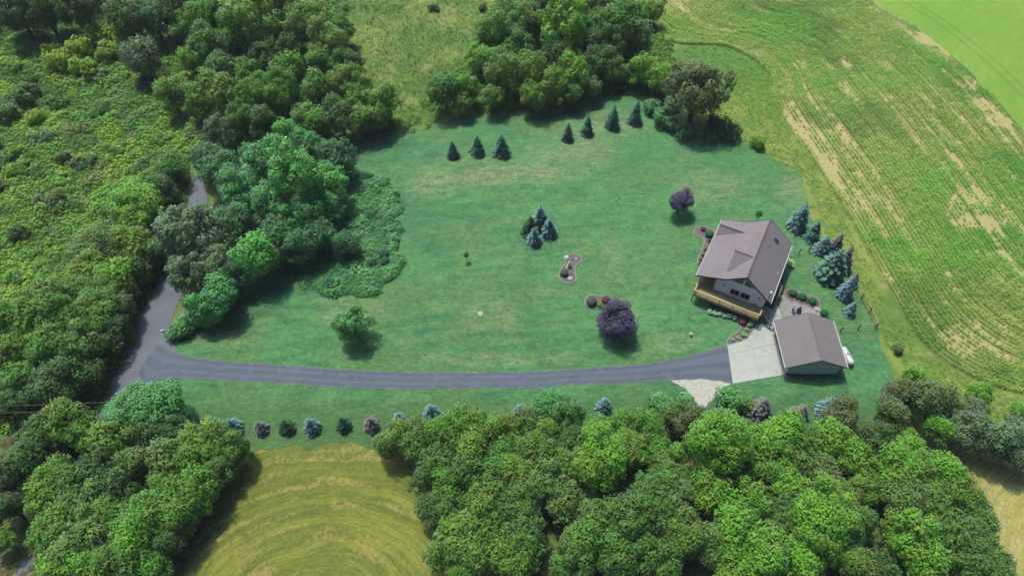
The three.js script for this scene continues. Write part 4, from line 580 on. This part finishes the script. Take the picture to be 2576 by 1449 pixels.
grove('in the lower left wood', 'trees of the lower left wood', [[163, 1068, 60, 'mid'], [74, 1148, 60, 'dark'], [279, 1118, 56, 'mid'], [334, 1170, 56, 'mid'], [420, 1163, 56, 'mid'], [500, 1114, 60, 'mid'], [557, 1120, 50, 'mid'], [594, 1134, 42, 'mid'], [130, 1200, 56, 'mid'], [178, 1226, 60, 'mid'], [290, 1226, 52, 'dark'], [420, 1226, 56, 'mid'], [494, 1228, 56, 'mid'], [464, 1172, 50, 'mid'], [111, 1264, 56, 'mid'], [204, 1264, 60, 'mid'], [268, 1300, 60, 'mid'], [372, 1294, 64, 'mid'], [431, 1300, 56, 'mid'], [496, 1264, 46, 'mid'], [160, 1312, 56, 'mid'], [123, 1338, 50, 'mid'], [297, 1338, 56, 'mid'], [353, 1356, 64, 'bright'], [424, 1350, 46, 'dark'], [223, 1376, 66, 'mid'], [156, 1368, 46, 'dark'], [316, 1404, 60, 'mid'], [383, 1424, 46, 'mid'], [167, 1432, 60, 'bright'], [128, 1438, 38, 'bright'], [260, 1432, 56, 'bright'], [19, 1194, 52, 'dark'], [11, 1274, 46, 'dark'], [2, 1360, 34, 'mid'], [240, 1180, 52, 'dark'], [548, 1180, 46, 'mid'], [364, 1110, 44, 'dark'], [424, 1092, 40, 'dark'], [100, 1090, 50, 'dark'], [330, 1240, 44, 'dark'], [218, 1104, 46, 'mid']]);
grove('left lower wood', 'trees of the lower wood', [[1001, 1104, 46, 'mid'], [1053, 1098, 46, 'mid'], [978, 1118, 40, 'mid'], [1046, 1124, 46, 'mid'], [1120, 1090, 50, 'mid'], [1172, 1078, 50, 'mid'], [1231, 1086, 50, 'mid'], [1109, 1164, 56, 'mid'], [1183, 1134, 56, 'mid'], [1172, 1190, 56, 'mid'], [1253, 1148, 50, 'mid'], [1083, 1208, 46, 'dark'], [1120, 1228, 50, 'mid'], [1239, 1200, 56, 'mid'], [1088, 1282, 44, 'dark'], [1135, 1276, 50, 'mid'], [1209, 1264, 56, 'mid'], [1164, 1338, 60, 'mid'], [1224, 1338, 56, 'mid'], [1140, 1394, 54, 'mid'], [1194, 1394, 60, 'mid'], [1253, 1388, 56, 'mid'], [1170, 1438, 46, 'mid'], [1276, 1290, 54, 'dark'], [1325, 1068, 46, 'mid'], [1425, 1060, 46, 'mid'], [1511, 1090, 46, 'mid'], [1372, 1090, 46, 'mid'], [1280, 1080, 44, 'mid'], [1362, 1142, 56, 'mid'], [1310, 1134, 46, 'mid'], [1440, 1112, 46, 'dark'], [1496, 1160, 74, 'bright', { lift: 1.6 }], [1420, 1180, 50, 'mid'], [1310, 1196, 54, 'mid'], [1362, 1228, 64, 'mid'], [1420, 1258, 56, 'mid'], [1511, 1230, 48, 'mid'], [1310, 1284, 56, 'mid'], [1321, 1358, 60, 'mid'], [1310, 1410, 52, 'mid'], [1466, 1356, 60, 'mid'], [1429, 1414, 56, 'mid'], [1500, 1300, 60, 'mid'], [1360, 1036, 34, 'cool', { lift: 0.9 }], [1400, 1024, 34, 'cool', { lift: 0.9 }]]);
grove('right lower wood', 'trees of the lower wood', [[1567, 1068, 42, 'mid'], [1634, 1076, 46, 'mid'], [1641, 1104, 42, 'mid'], [1590, 1124, 48, 'mid'], [1663, 1138, 46, 'mid'], [1726, 1062, 46, 'olive'], [1690, 1040, 36, 'mid'], [1808, 1062, 46, 'olive'], [1770, 1054, 36, 'olive'], [1816, 1132, 84, 'bright', { lift: 1.6 }], [1900, 1118, 60, 'bright'], [1797, 1230, 60, 'bright'], [1868, 1238, 56, 'bright'], [1668, 1198, 46, 'mid'], [1718, 1204, 44, 'mid'], [1641, 1246, 66, 'mid'], [1704, 1262, 60, 'mid'], [1585, 1320, 66, 'mid'], [1708, 1350, 60, 'mid'], [1660, 1292, 56, 'mid'], [1541, 1394, 60, 'mid'], [1600, 1388, 56, 'mid'], [1672, 1394, 52, 'mid'], [1845, 1338, 70, 'bright'], [1800, 1378, 60, 'mid'], [1901, 1394, 70, 'bright'], [1868, 1300, 60, 'mid'], [1857, 1432, 60, 'bright'], [1678, 1436, 40, 'bright'], [1962, 1090, 60, 'bright'], [1962, 1150, 56, 'mid'], [2088, 1106, 56, 'bright'], [2030, 1120, 50, 'mid'], [2192, 1120, 50, 'dark'], [2062, 1186, 60, 'mid'], [2148, 1150, 48, 'bright'], [1988, 1238, 56, 'bright'], [2266, 1182, 66, 'bright'], [2289, 1136, 42, 'bright'], [2255, 1246, 60, 'mid'], [2172, 1236, 46, 'mid'], [2378, 1190, 50, 'bright'], [2378, 1228, 50, 'mid'], [2411, 1246, 46, 'mid'], [2344, 1264, 56, 'mid'], [2062, 1302, 76, 'bright', { lift: 1.6 }], [1988, 1284, 56, 'mid'], [2160, 1316, 50, 'mid'], [2445, 1300, 46, 'mid'], [2341, 1320, 50, 'mid'], [2278, 1350, 66, 'bright'], [2404, 1350, 60, 'mid'], [2081, 1376, 60, 'bright'], [2006, 1376, 60, 'bright'], [2322, 1406, 60, 'bright'], [2467, 1368, 50, 'mid'], [2452, 1414, 56, 'mid'], [2025, 1416, 56, 'bright'], [2155, 1416, 50, 'mid'], [2214, 1432, 50, 'dark'], [1947, 1320, 50, 'mid'], [2489, 1432, 50, 'mid'], [2320, 1200, 50, 'mid'], [2120, 1260, 46, 'mid'], [1920, 1190, 50, 'mid']]);
grove('by the right lot corner', 'grey leaved trees by the right corner of the lot', [[2330, 1004, 62, 'olive'], [2246, 1036, 46, 'olive'], [2118, 1058, 52, 'olive'], [2270, 990, 44, 'olive'], [2359, 1078, 42, 'bright'], [2284, 1096, 32, 'bright'], [2434, 1090, 56, 'grey'], [2508, 1106, 60, 'grey'], [2562, 1142, 48, 'grey'], [2452, 1030, 32, 'grey'], [2467, 990, 34, 'bright', { lift: 0.9 }], [2560, 1040, 28, 'bright', { lift: 0.9 }], [2397, 1012, 26, 'bright'], [2400, 1060, 40, 'grey'], [2560, 1090, 40, 'grey']]);
// shrubs at the edges
[[1806, 314, 36, 'dark', 'dark shrub under the right side of the olive oak'], [1780, 338, 24, 'deep', 'low shrub in the oak shadow at the lawn edge'], [1840, 330, 30, 'dark', 'dark shrub right of the oak foot'], [1908, 360, 22, 'bright', 'bright shrub on the weedy bank right of the oak'], [1720, 330, 28, 'deep', 'deep green shrub under the left side of the oak'], [1640, 270, 26, 'vine', 'pale vine covered shrub left of the oak, nearest the last spruce'], [1665, 292, 30, 'vine', 'pale vine covered shrub left of the oak, lower one'], [1690, 262, 24, 'vine', 'pale vine covered shrub left of the oak, upper one'], [1690, 312, 24, 'vine', 'pale vine covered shrub at the foot of the oak'], [440, 838, 26, 'cool', 'end shrub of the low roadside hedge by the mailbox'], [462, 822, 30, 'cool', 'middle shrub of the low roadside hedge'], [484, 806, 30, 'cool', 'last shrub of the low roadside hedge, nearest the wood'], [1385, 1010, 40, 'cool', 'wide green shrub in the spruce row under the middle of the driveway'], [1430, 1030, 26, 'cool', 'green shrub left of the tenth spruce'], [1660, 1020, 36, 'cool', 'green shrub left of the gravel turn-out'], [1722, 1018, 32, 'cool', 'green shrub touching the left side of the gravel turn-out'], [1838, 1010, 40, 'cool', 'green shrub at the right side of the gravel turn-out'], [1880, 1020, 26, 'mid', 'green shrub further right of the gravel turn-out'], [40, 590, 30, 'dark', 'dark bush on the left hillside edge'], [100, 510, 26, 'olive', 'dark grey bush on the left hillside, left one of a pair'], [140, 505, 30, 'olive', 'dark grey bush on the left hillside, right one of a pair'], [160, 398, 22, 'dark', 'round dark bush on the hillside above the grey pair'], [60, 240, 34, 'dark', 'dark bush at the upper left edge'], [20, 290, 30, 'dark', 'dark bush at the far left edge'], [1090, 20, 14, 'dark', 'small dark bush on the meadow, upper one'], [865, 20, 12, 'mid', 'small bush at the meadow edge'], [1215, 18, 14, 'olive', 'small olive bush on the meadow top'], [2300, 940, 26, 'bright', 'bright bush on the verge by the lower corner of the lot'], [2260, 880, 16, 'olive', 'low olive bush on the verge beyond the fence']].forEach((a) => bush(...a));
// yellow flowering bushes on the hillside
[[150, 160, 38], [135, 128, 26], [200, 130, 40], [235, 98, 40], [270, 130, 36], [290, 84, 36], [215, 172, 34], [318, 56, 30], [320, 108, 34], [180, 92, 24], [90, 300, 26], [40, 430, 26], [30, 380, 22]].forEach((a, i) => bush(...a, 'yellow', `yellow green flowering bush, ${ordinal[i]} of those scattered on the upper left hillside`, { group: 'yellow green bushes on the hillside' }));
// ------------------------------------------------------------------ pole, wires, dead wood
{
  const p = spot(447, 146, 0), h = (() => { let x = 9; for (let k = 0; k < 12; k++) x *= clamp((rowOf(p) - 62) / (rowOf(p) - rowOf(V(p.x, x, p.z))), 0.5, 2); return x; })();
  const t = thing('utility_pole', 'weathered brown utility pole with a white insulator top in the far left wood', 'utility pole', p);
  part('pole', rod(V(0, 0, 0), V(0, h, 0), 0.19, 0.13, 10), plain(116, 88, 72), t); part('insulator', rod(V(0, h, 0), V(0, h + 0.35, 0), 0.16, 0.1, 10), whiteM, t); part('crossarm', box(0.12, 0.14, 1.4, 0.1, h - 0.5, 0), plain(116, 88, 72), t);
  const wire = (a, b, label) => { const m = a.clone().lerp(b, 0.5); m.y -= 0.35; const o = new THREE.Mesh(new THREE.TubeGeometry(new THREE.QuadraticBezierCurve3(a, m, b), 30, 0.016, 5), plain(170, 168, 156)); o.name = numbered('overhead_wire'); tag(o, label, 'wire', 'overhead wires by the road'); scene.add(o); };
  wire(spot(-120, 1024, 9), spot(330, 1009, 7), 'upper thin overhead wire crossing the dark gap left of the junction'); wire(spot(-120, 1040, 8), spot(330, 1030, 6.4), 'lower thin overhead wire crossing the dark gap left of the junction');
  const dead = (px, py, r, seed, label) => { const t = thing('dead_tree', label, 'dead tree', spot(px, py)), q = rng(seed), g = plain(168, 142, 112); for (let i = 0; i < 7; i++) { const a = q() * 6.28, e = V(Math.cos(a) * r * (0.5 + q()), r * (0.5 + 0.9 * q()), Math.sin(a) * r * (0.5 + q())), c = new THREE.QuadraticBezierCurve3(V(0, 0, 0), e.clone().multiplyScalar(0.5).add(V(0, 0.4 * r, 0)), e); part('branch', new THREE.TubeGeometry(c, 10, 0.05 + 0.05 * q(), 5), g, t); for (let k = 0; k < 2; k++) { const s = c.getPoint(0.5 + 0.4 * q()); part('twig', rod(s, s.clone().add(V(q() - 0.5, 0.5 * q(), q() - 0.5).multiplyScalar(r)), 0.03, 0.015, 5), g, t); } } };
  dead(200, 345, 2.6, 4, 'bare dead tree with bent tan branches on the left hillside'); dead(572, 330, 1.8, 6, 'bare grey branches at the wood edge left of the lot corner');
}
// ------------------------------------------------------------------ uncounted growth
const field = (w, h, f) => { const r = []; f(r); return r; };
function scatter(name, label, category, geo, m, list, gain = 2.4) {               // list of [x, z, scale, height, colour]
  const o = new THREE.InstancedMesh(geo, m, list.length), d = new THREE.Object3D(), c = new THREE.Color();
  list.forEach(([x, z, s, h, k], i) => { d.position.set(x, 0, z); d.rotation.set(0, R() * 6.28, 0); d.scale.set(s, h, s); d.updateMatrix(); o.setMatrixAt(i, d.matrix); o.setColorAt(i, c.setRGB(k[0] * gain, k[1] * gain, k[2] * gain)); });
  return stuff(o, name, label, category);
}
const tuftGeo = (() => { const q = rng(81), L = new Leaves(); for (let k = 0; k < 90; k++) { const d = dirIn(q, 0), o = V(d.x * (0.4 + 0.6 * q()), 0.15 + 0.75 * d.y * q() ** 0.5, d.z * (0.4 + 0.6 * q())), f = d.clone().add(V(0, 0.7, 0)).add(jit(q, 1.4)).normalize(), a = f.clone().cross(jit(q, 2).add(V(0.01, 0, 0))).normalize(), v = 0.75 + 0.5 * q(), n = 0.34 * (0.6 + 0.8 * q()); L.add(o, f, a, n, n * 0.55, f.clone().addScaledVector(d, 0.4).normalize(), [v, v, v]); } return L.build(); })();
function facing(p, n, ix) { const v = (i) => V(p[i * 3], p[i * 3 + 1], p[i * 3 + 2]); for (let t = 0; t < ix.length; t += 3) { const a = v(ix[t]), g = v(ix[t + 1]).sub(a).cross(v(ix[t + 2]).sub(a)); if (g.x * n[ix[t] * 3] + g.y * n[ix[t] * 3 + 1] + g.z * n[ix[t] * 3 + 2] < 0) { const k = ix[t + 1]; ix[t + 1] = ix[t + 2]; ix[t + 2] = k; } } }
const grassGeo = (() => { const q = rng(82), p = [], n = [], c = [], ix = []; for (let k = 0; k < 16; k++) { const t = q() * 6.28, r = 0.5 * q(), x = r * Math.cos(t), z = r * Math.sin(t), a = q() * 6.28, w = 0.05, l = 0.6 + 0.5 * q(), e = 0.5 * q() + 0.2, v = 0.8 + 0.4 * q(), i = p.length / 3; p.push(x - w * Math.sin(a), 0, z + w * Math.cos(a), x + w * Math.sin(a), 0, z - w * Math.cos(a), x + e * Math.cos(a), l, z + e * Math.sin(a)); for (let j = 0; j < 3; j++) { n.push(0.3 * Math.cos(a), 0.9, 0.3 * Math.sin(a)); c.push(v, v, v); } ix.push(i, i + 1, i + 2); } facing(p, n, ix); const g = new THREE.BufferGeometry(); g.setAttribute('position', new THREE.Float32BufferAttribute(p, 3)); g.setAttribute('normal', new THREE.Float32BufferAttribute(n, 3)); g.setAttribute('color', new THREE.Float32BufferAttribute(c, 3)); g.setIndex(ix); return g; })();
const tintLeaf = () => new THREE.MeshPhysicalMaterial({ color: 0xffffff, vertexColors: true, roughness: 0.9, transmission: 0.28, thickness: 0, side: THREE.DoubleSide, specularIntensity: 0.3 });
const pts = (poly, step, seed, f) => { const q = rng(seed), bx = poly.reduce((b, p) => [Math.min(b[0], p.x), Math.max(b[1], p.x), Math.min(b[2], p.z), Math.max(b[3], p.z)], [1e9, -1e9, 1e9, -1e9]), out = [], W = 2.4; for (let z = bx[2]; z < bx[3]; z += step) for (let x = bx[0]; x < bx[1]; x += step) { const a = x + step * q(), b = z + step * q(); if (inside(a + W * (fbm(a * 0.4, b * 0.4, 3) - 0.5) * 2, b + W * (fbm(a * 0.4 + 70, b * 0.4, 3) - 0.5) * 2, poly)) { const r = f(a, b, q); if (r) out.push(r); } } return out; };
{ // undergrowth of the hillside on the left and under the woods
  const c1 = base(94, 136, 50), c2 = base(118, 158, 54), c3 = base(78, 114, 42), c4 = base(132, 160, 42), c5 = base(120, 122, 84);
  const hill = spots([[-120, 60], [420, 150], [560, 300], [490, 380], [470, 470], [300, 900], [120, 1060], [-200, 1100]]);
  const l = pts(hill, 0.62, 90, (x, z, q) => { const n = fbm(x * 0.12, z * 0.12), m = fbm(x * 0.4 + 9, z * 0.4), s = 0.45 + 0.75 * m + 0.3 * q(); let c = mix3(c3, c1, smooth(0.3, 0.6, m)); c = mix3(c, c2, smooth(0.5, 0.7, n)); c = mix3(c, c4, smooth(0.62, 0.74, fbm(x * 0.22 + 30, z * 0.22))); c = mix3(c, c5, 0.6 * smooth(0.64, 0.74, fbm(x * 0.3 + 60, z * 0.3))); const v = 0.85 + 0.3 * q(); return [x, z, s, s * (0.5 + 1.1 * m), [c[0] * v, c[1] * v, c[2] * v]]; });
  scatter('undergrowth', 'dense mixed green undergrowth over the left hillside', 'undergrowth', tuftGeo, tintLeaf(), l, 2.15);
  const hb = [base(98, 136, 60), base(78, 112, 52), base(116, 150, 66), base(104, 122, 84)];
  scatter('shrubbery', 'mixed rounded shrubs half sunk in the undergrowth of the left hillside', 'shrubbery', BUSH[1], tintLeaf(), pts(hill, 2.4, 190, (x, z, q) => { if (fbm(x * 0.15 + 3, z * 0.15) < 0.33) return null; const s = 0.7 + 1.9 * q() * q(), c = hb[Math.floor(q() * 4)], v = 0.85 + 0.3 * q(); return [x, z, s, s * 1.1, [c[0] * v, c[1] * v, c[2] * v]]; }));
  const woods = spots([[480, 180], [860, 60], [890, 180], [930, 250], [980, 325], [860, 330], [560, 380]]), far = spots([[-200, -160], [900, -160], [880, 40], [480, 170], [-150, 60]]), top = spots([[1180, 150], [1330, -160], [1720, -160], [1640, 60], [1690, 120], [1700, 250], [1620, 240], [1580, 225], [1080, 292], [1060, 250]]);
  const l2 = [woods, far, top].flatMap((p, i) => pts(p, 0.95, 91 + i, (x, z, q) => { const m = fbm(x * 0.4 + 9, z * 0.4), s = 0.6 + 0.8 * m + 0.3 * q(), c = mix3(c3, c1, q()); return [x, z, s, s, c]; }));
  scatter('undergrowth', 'green undergrowth between the trees along the far edge', 'undergrowth', tuftGeo, tintLeaf(), l2);
  const bc = [base(84, 136, 78), base(72, 122, 74), base(98, 146, 92), base(76, 116, 86)];
  scatter('thicket', 'rounded shrubs standing in the brambles round the tall lot trees', 'shrubbery', BUSH[2], tintLeaf(), pts(spots([[860, 420], [950, 450], [985, 520], [990, 640], [940, 710], [840, 730], [720, 700], [640, 600], [760, 420]]), 1.5, 195, (x, z, q) => { if (fbm(x * 0.3 + 3, z * 0.3) < 0.42) return null; const s = 0.5 + 0.9 * q() * q(), c = bc[Math.floor(q() * 4)]; return [x, z, s, s * (1 + 0.6 * q()), c]; }), 2.2);
  const bram = spots([[880, 430], [960, 455], [992, 500], [1000, 580], [1012, 640], [985, 690], [940, 725], [870, 742], [800, 738], [730, 715], [690, 700], [600, 740], [540, 780], [500, 700], [640, 520], [780, 420]]), b1 = base(84, 138, 80), b2 = base(66, 116, 68), b3 = base(102, 150, 96);
  scatter('brambles', 'thick brambles and weeds round the tall trees on the lawn', 'brambles', tuftGeo, tintLeaf(), pts(bram, 0.42, 95, (x, z, q) => { const m = fbm(x * 0.5, z * 0.5), s = 0.45 + 0.6 * m + 0.2 * q(), c = mix3(mix3(b2, b1, smooth(0.3, 0.6, m)), b3, smooth(0.6, 0.75, fbm(x * 0.3 + 5, z * 0.3))); return [x, z, s * (0.7 + 0.6 * q()), s * (0.35 + 1.7 * m * m + 0.4 * q()), c]; }));
  const hedgeBank = spots([[462, 470], [475, 480], [330, 850], [262, 1000], [200, 1120], [150, 1130], [250, 950], [380, 660]]);
  scatter('roadside_weeds', 'strip of green weeds along the left edge of the road', 'weeds', tuftGeo, tintLeaf(), pts(hedgeBank, 0.7, 96, (x, z, q) => [x, z, 0.4 + 0.3 * q(), 0.3 + 0.25 * q(), mix3(c1, c2, q())]));
  const g1 = base(108, 140, 64), g2 = base(130, 152, 76), g3 = base(86, 122, 52), g4 = base(152, 156, 96), meadow = spots([[900, -160], [1330, -160], [1290, 60], [1180, 190], [1080, 320], [960, 330], [910, 180], [870, 60]]);
  scatter('meadow_grass', 'tall rough grass of the sloping meadow at the top', 'grass', grassGeo, tintLeaf(), pts(meadow, 0.36, 97, (x, z, q) => { const n = fbm(x * 0.15, z * 0.15), m = fbm(x * 0.7, z * 0.7); let c = mix3(g3, g1, smooth(0.3, 0.6, m)); c = mix3(c, g2, smooth(0.45, 0.65, n)); c = mix3(c, g4, 0.8 * smooth(0.6, 0.75, fbm(x * 0.3 + 4, z * 0.3))); const s = 0.35 + 0.35 * m; return [x, z, 0.7, s * (0.7 + 0.5 * q()), c]; }));
  const weeds = spots([[1660, 250], [1720, 230], [1850, 150], [1930, 200], [1960, 280], [2045, 420], [2140, 580], [2220, 730], [2320, 880], [2440, 960], [2576, 1005], [2600, 1080], [2420, 1060], [2300, 960], [2240, 860], [2210, 822], [2140, 690], [2080, 600], [2020, 460], [1990, 428], [1850, 345], [1810, 320]]), w1 = base(126, 156, 60), w2 = base(156, 172, 74), w3 = base(98, 140, 54);
  scatter('verge_weeds', 'yellow green rough weeds on the verge between lawn and crop field', 'weeds', grassGeo, tintLeaf(), pts(weeds, 0.5, 98, (x, z, q) => { const m = fbm(x * 0.35, z * 0.35); const yel = 1 - smooth(8, 26, Math.hypot(x - 47, z + 97)); return [x, z, 0.6, 0.12 + 0.5 * m * q() * (0.4 + 0.8 * fbm(x * 0.2 + 8, z * 0.2)), mix3(mix3(w3, w1, smooth(0.35, 0.6, m)), w2, (0.25 + 0.6 * yel) * q())]; }), 2.1);
  scatter('tall_grass', 'bright green grass patch between the olive oak and the crop field', 'grass', grassGeo, tintLeaf(), pts(spots([[1720, 130], [1835, 112], [1940, 180], [1960, 270], [1900, 330], [1850, 250], [1800, 170]]), 0.42, 198, (x, z, q) => [x, z, 0.6, 0.16 + 0.25 * q() * fbm(x * 0.5, z * 0.5), mix3(w3, base(104, 158, 58), q())]));
  const floor = [spots([[0, 1050], [640, 1120], [560, 1200], [400, 1560], [-150, 1560]]), spots([[1010, 1100], [2200, 1070], [2360, 1260], [2400, 1440], [2400, 1600], [1120, 1600], [1140, 1300]])], f1 = base(96, 84, 56), f2 = base(88, 104, 52);
  scatter('forest_floor', 'brownish low growth on the shaded ground under the lower woods', 'ground cover', tuftGeo, tintLeaf(), floor.flatMap((p, i) => pts(p, 1.1, 99 + i, (x, z, q) => [x, z, 0.5 + 0.4 * q(), 0.25, mix3(f1, f2, q() * 0.8)])));
}
{ // corn rows
  const q = rng(110), L = { p: [], n: [], c: [], i: [] };
  for (let k = 0; k < 8; k++) { const a = k * 2.4 + 0.4 * q(), y0 = 0.12 + 0.07 * k, len = 0.34 + 0.22 * q(), v = 0.85 + 0.35 * q(); let prev; for (let j = 0; j <= 3; j++) { const t = j / 3, r = len * t, y = y0 + 0.42 * t - 0.62 * t * t * (0.7 + 0.5 * q()), w = 0.055 * (1 - t * 0.85), b = L.p.length / 3, sx = -Math.sin(a) * w, sz = Math.cos(a) * w; L.p.push(r * Math.cos(a) + sx, y, r * Math.sin(a) + sz, r * Math.cos(a) - sx, y, r * Math.sin(a) - sz); for (let m = 0; m < 2; m++) { const u = 0.25 + 0.9 * t; L.n.push(Math.cos(a) * u * 0.6, 1, Math.sin(a) * u * 0.6); L.c.push(v, v, v); } if (j) L.i.push(b - 2, b - 1, b, b, b - 1, b + 1); } } facing(L.p, L.n, L.i);
  const g = new THREE.BufferGeometry(); g.setAttribute('position', new THREE.Float32BufferAttribute(L.p, 3)); g.setAttribute('normal', new THREE.Float32BufferAttribute(L.n, 3)); g.setAttribute('color', new THREE.Float32BufferAttribute(L.c, 3)); g.setIndex(L.i);
  const holes = [[2500, 260, 70, 16], [2540, 300, 60, 14], [2460, 215, 40, 12], [2100, 85, 36, 14], [2010, 165, 14, 10], [1985, 290, 20, 34], [2020, 350, 20, 50], [2080, 420, 20, 40], [2170, 500, 22, 40], [2230, 570, 16, 24], [2400, 410, 40, 20], [2440, 490, 40, 20], [2330, 100, 60, 14], [2480, 640, 60, 14], [2400, 690, 20, 10], [2560, 870, 50, 8], [2110, 165, 30, 10], [1900, 130, 30, 6], [2480, 560, 50, 16]].map(([x, y, w, h]) => { const p = spot(x, y), a = spot(x + w, y), b = spot(x, y - h); return [p.x, p.z, a.x - p.x, p.z - b.z]; });
  const N = 60, c1 = base(110, 148, 52), c2 = base(166, 186, 96), c3 = base(86, 130, 44), c4 = base(96, 168, 50), list = [];
  for (let k = 0; k < N; k++) {
    const f = (k + 0.35) / N; let at = 0, last;
    for (let i = 0; i < 300; i++) {
      const a = inner[i].clone().lerp(outer[i], f), b = inner[i + 1].clone().lerp(outer[i + 1], f), n = Math.max(1, Math.round(a.distanceTo(b) / 0.23));
      for (let j = 0; j < n; j++) {
        const p = a.clone().lerp(b, (j + 0.4 * q()) / n), wx = p.x + 0.07 * (q() - 0.5), wz = p.z + 0.07 * (q() - 0.5);
        const sl = i * 0.5;                                             // along the row, about half a metre a step
        let vig = 0.25 + 0.95 * fbm(wx * 0.09, wz * 0.09) + 0.9 * (noise(k * 0.8, sl * 0.11) - 0.5) + 0.5 * (fbm(wx * 0.8, wz * 0.8, 3) - 0.5);
        for (const [hx, hz, rx, rz] of holes) { const e = ((wx - hx) / rx) ** 2 + ((wz - hz) / rz) ** 2; if (e < 3) vig -= 0.44 * (1 - smooth(0, 2.4, e)) * (0.35 + 0.95 * noise(k * 0.9, sl * 0.12 + 40)); }
        if (k < 14) vig -= 0.66 * smooth(116, 134, i) * (1 - smooth(178, 214, i)) * noise(k * 0.7 + 3, sl * 0.05 + 3);
        if (k > 52) vig -= 0.5 * noise(k * 0.9, 7 + sl * 0.03) * smooth(30, 90, i);
        if (i < 114 && k < 10) vig = Math.max(vig, 0.42);
        if (q() > 0.16 + 1.5 * vig || vig < 0.06) continue;
        const s = clamp(0.46 + 0.62 * vig, 0.36, 1.05) * (0.75 + 0.5 * q()); let c = mix3(c1, c2, q() * 0.8); c = mix3(c, c3, smooth(0.5, 0.7, fbm(wx * 0.08 + 3, wz * 0.08)) * 0.7); c = mix3(c, c4, smooth(0.55, 0.75, fbm(wx * 0.07 + 30, wz * 0.07)) * 0.5);
        list.push([wx, wz, s * 1.05, s, c]);
      }
    }
  }
  scatter('corn_crop', 'curving rows of young corn with bare tan patches between', 'corn', g, tintLeaf(), list, 2.15);
  console.log('corn', list.length);
}
scene.traverse((o) => { if (o.isMesh && !o.material.isShaderMaterial) { o.castShadow = true; o.receiveShadow = true; } });
renderer.render(scene, camera);
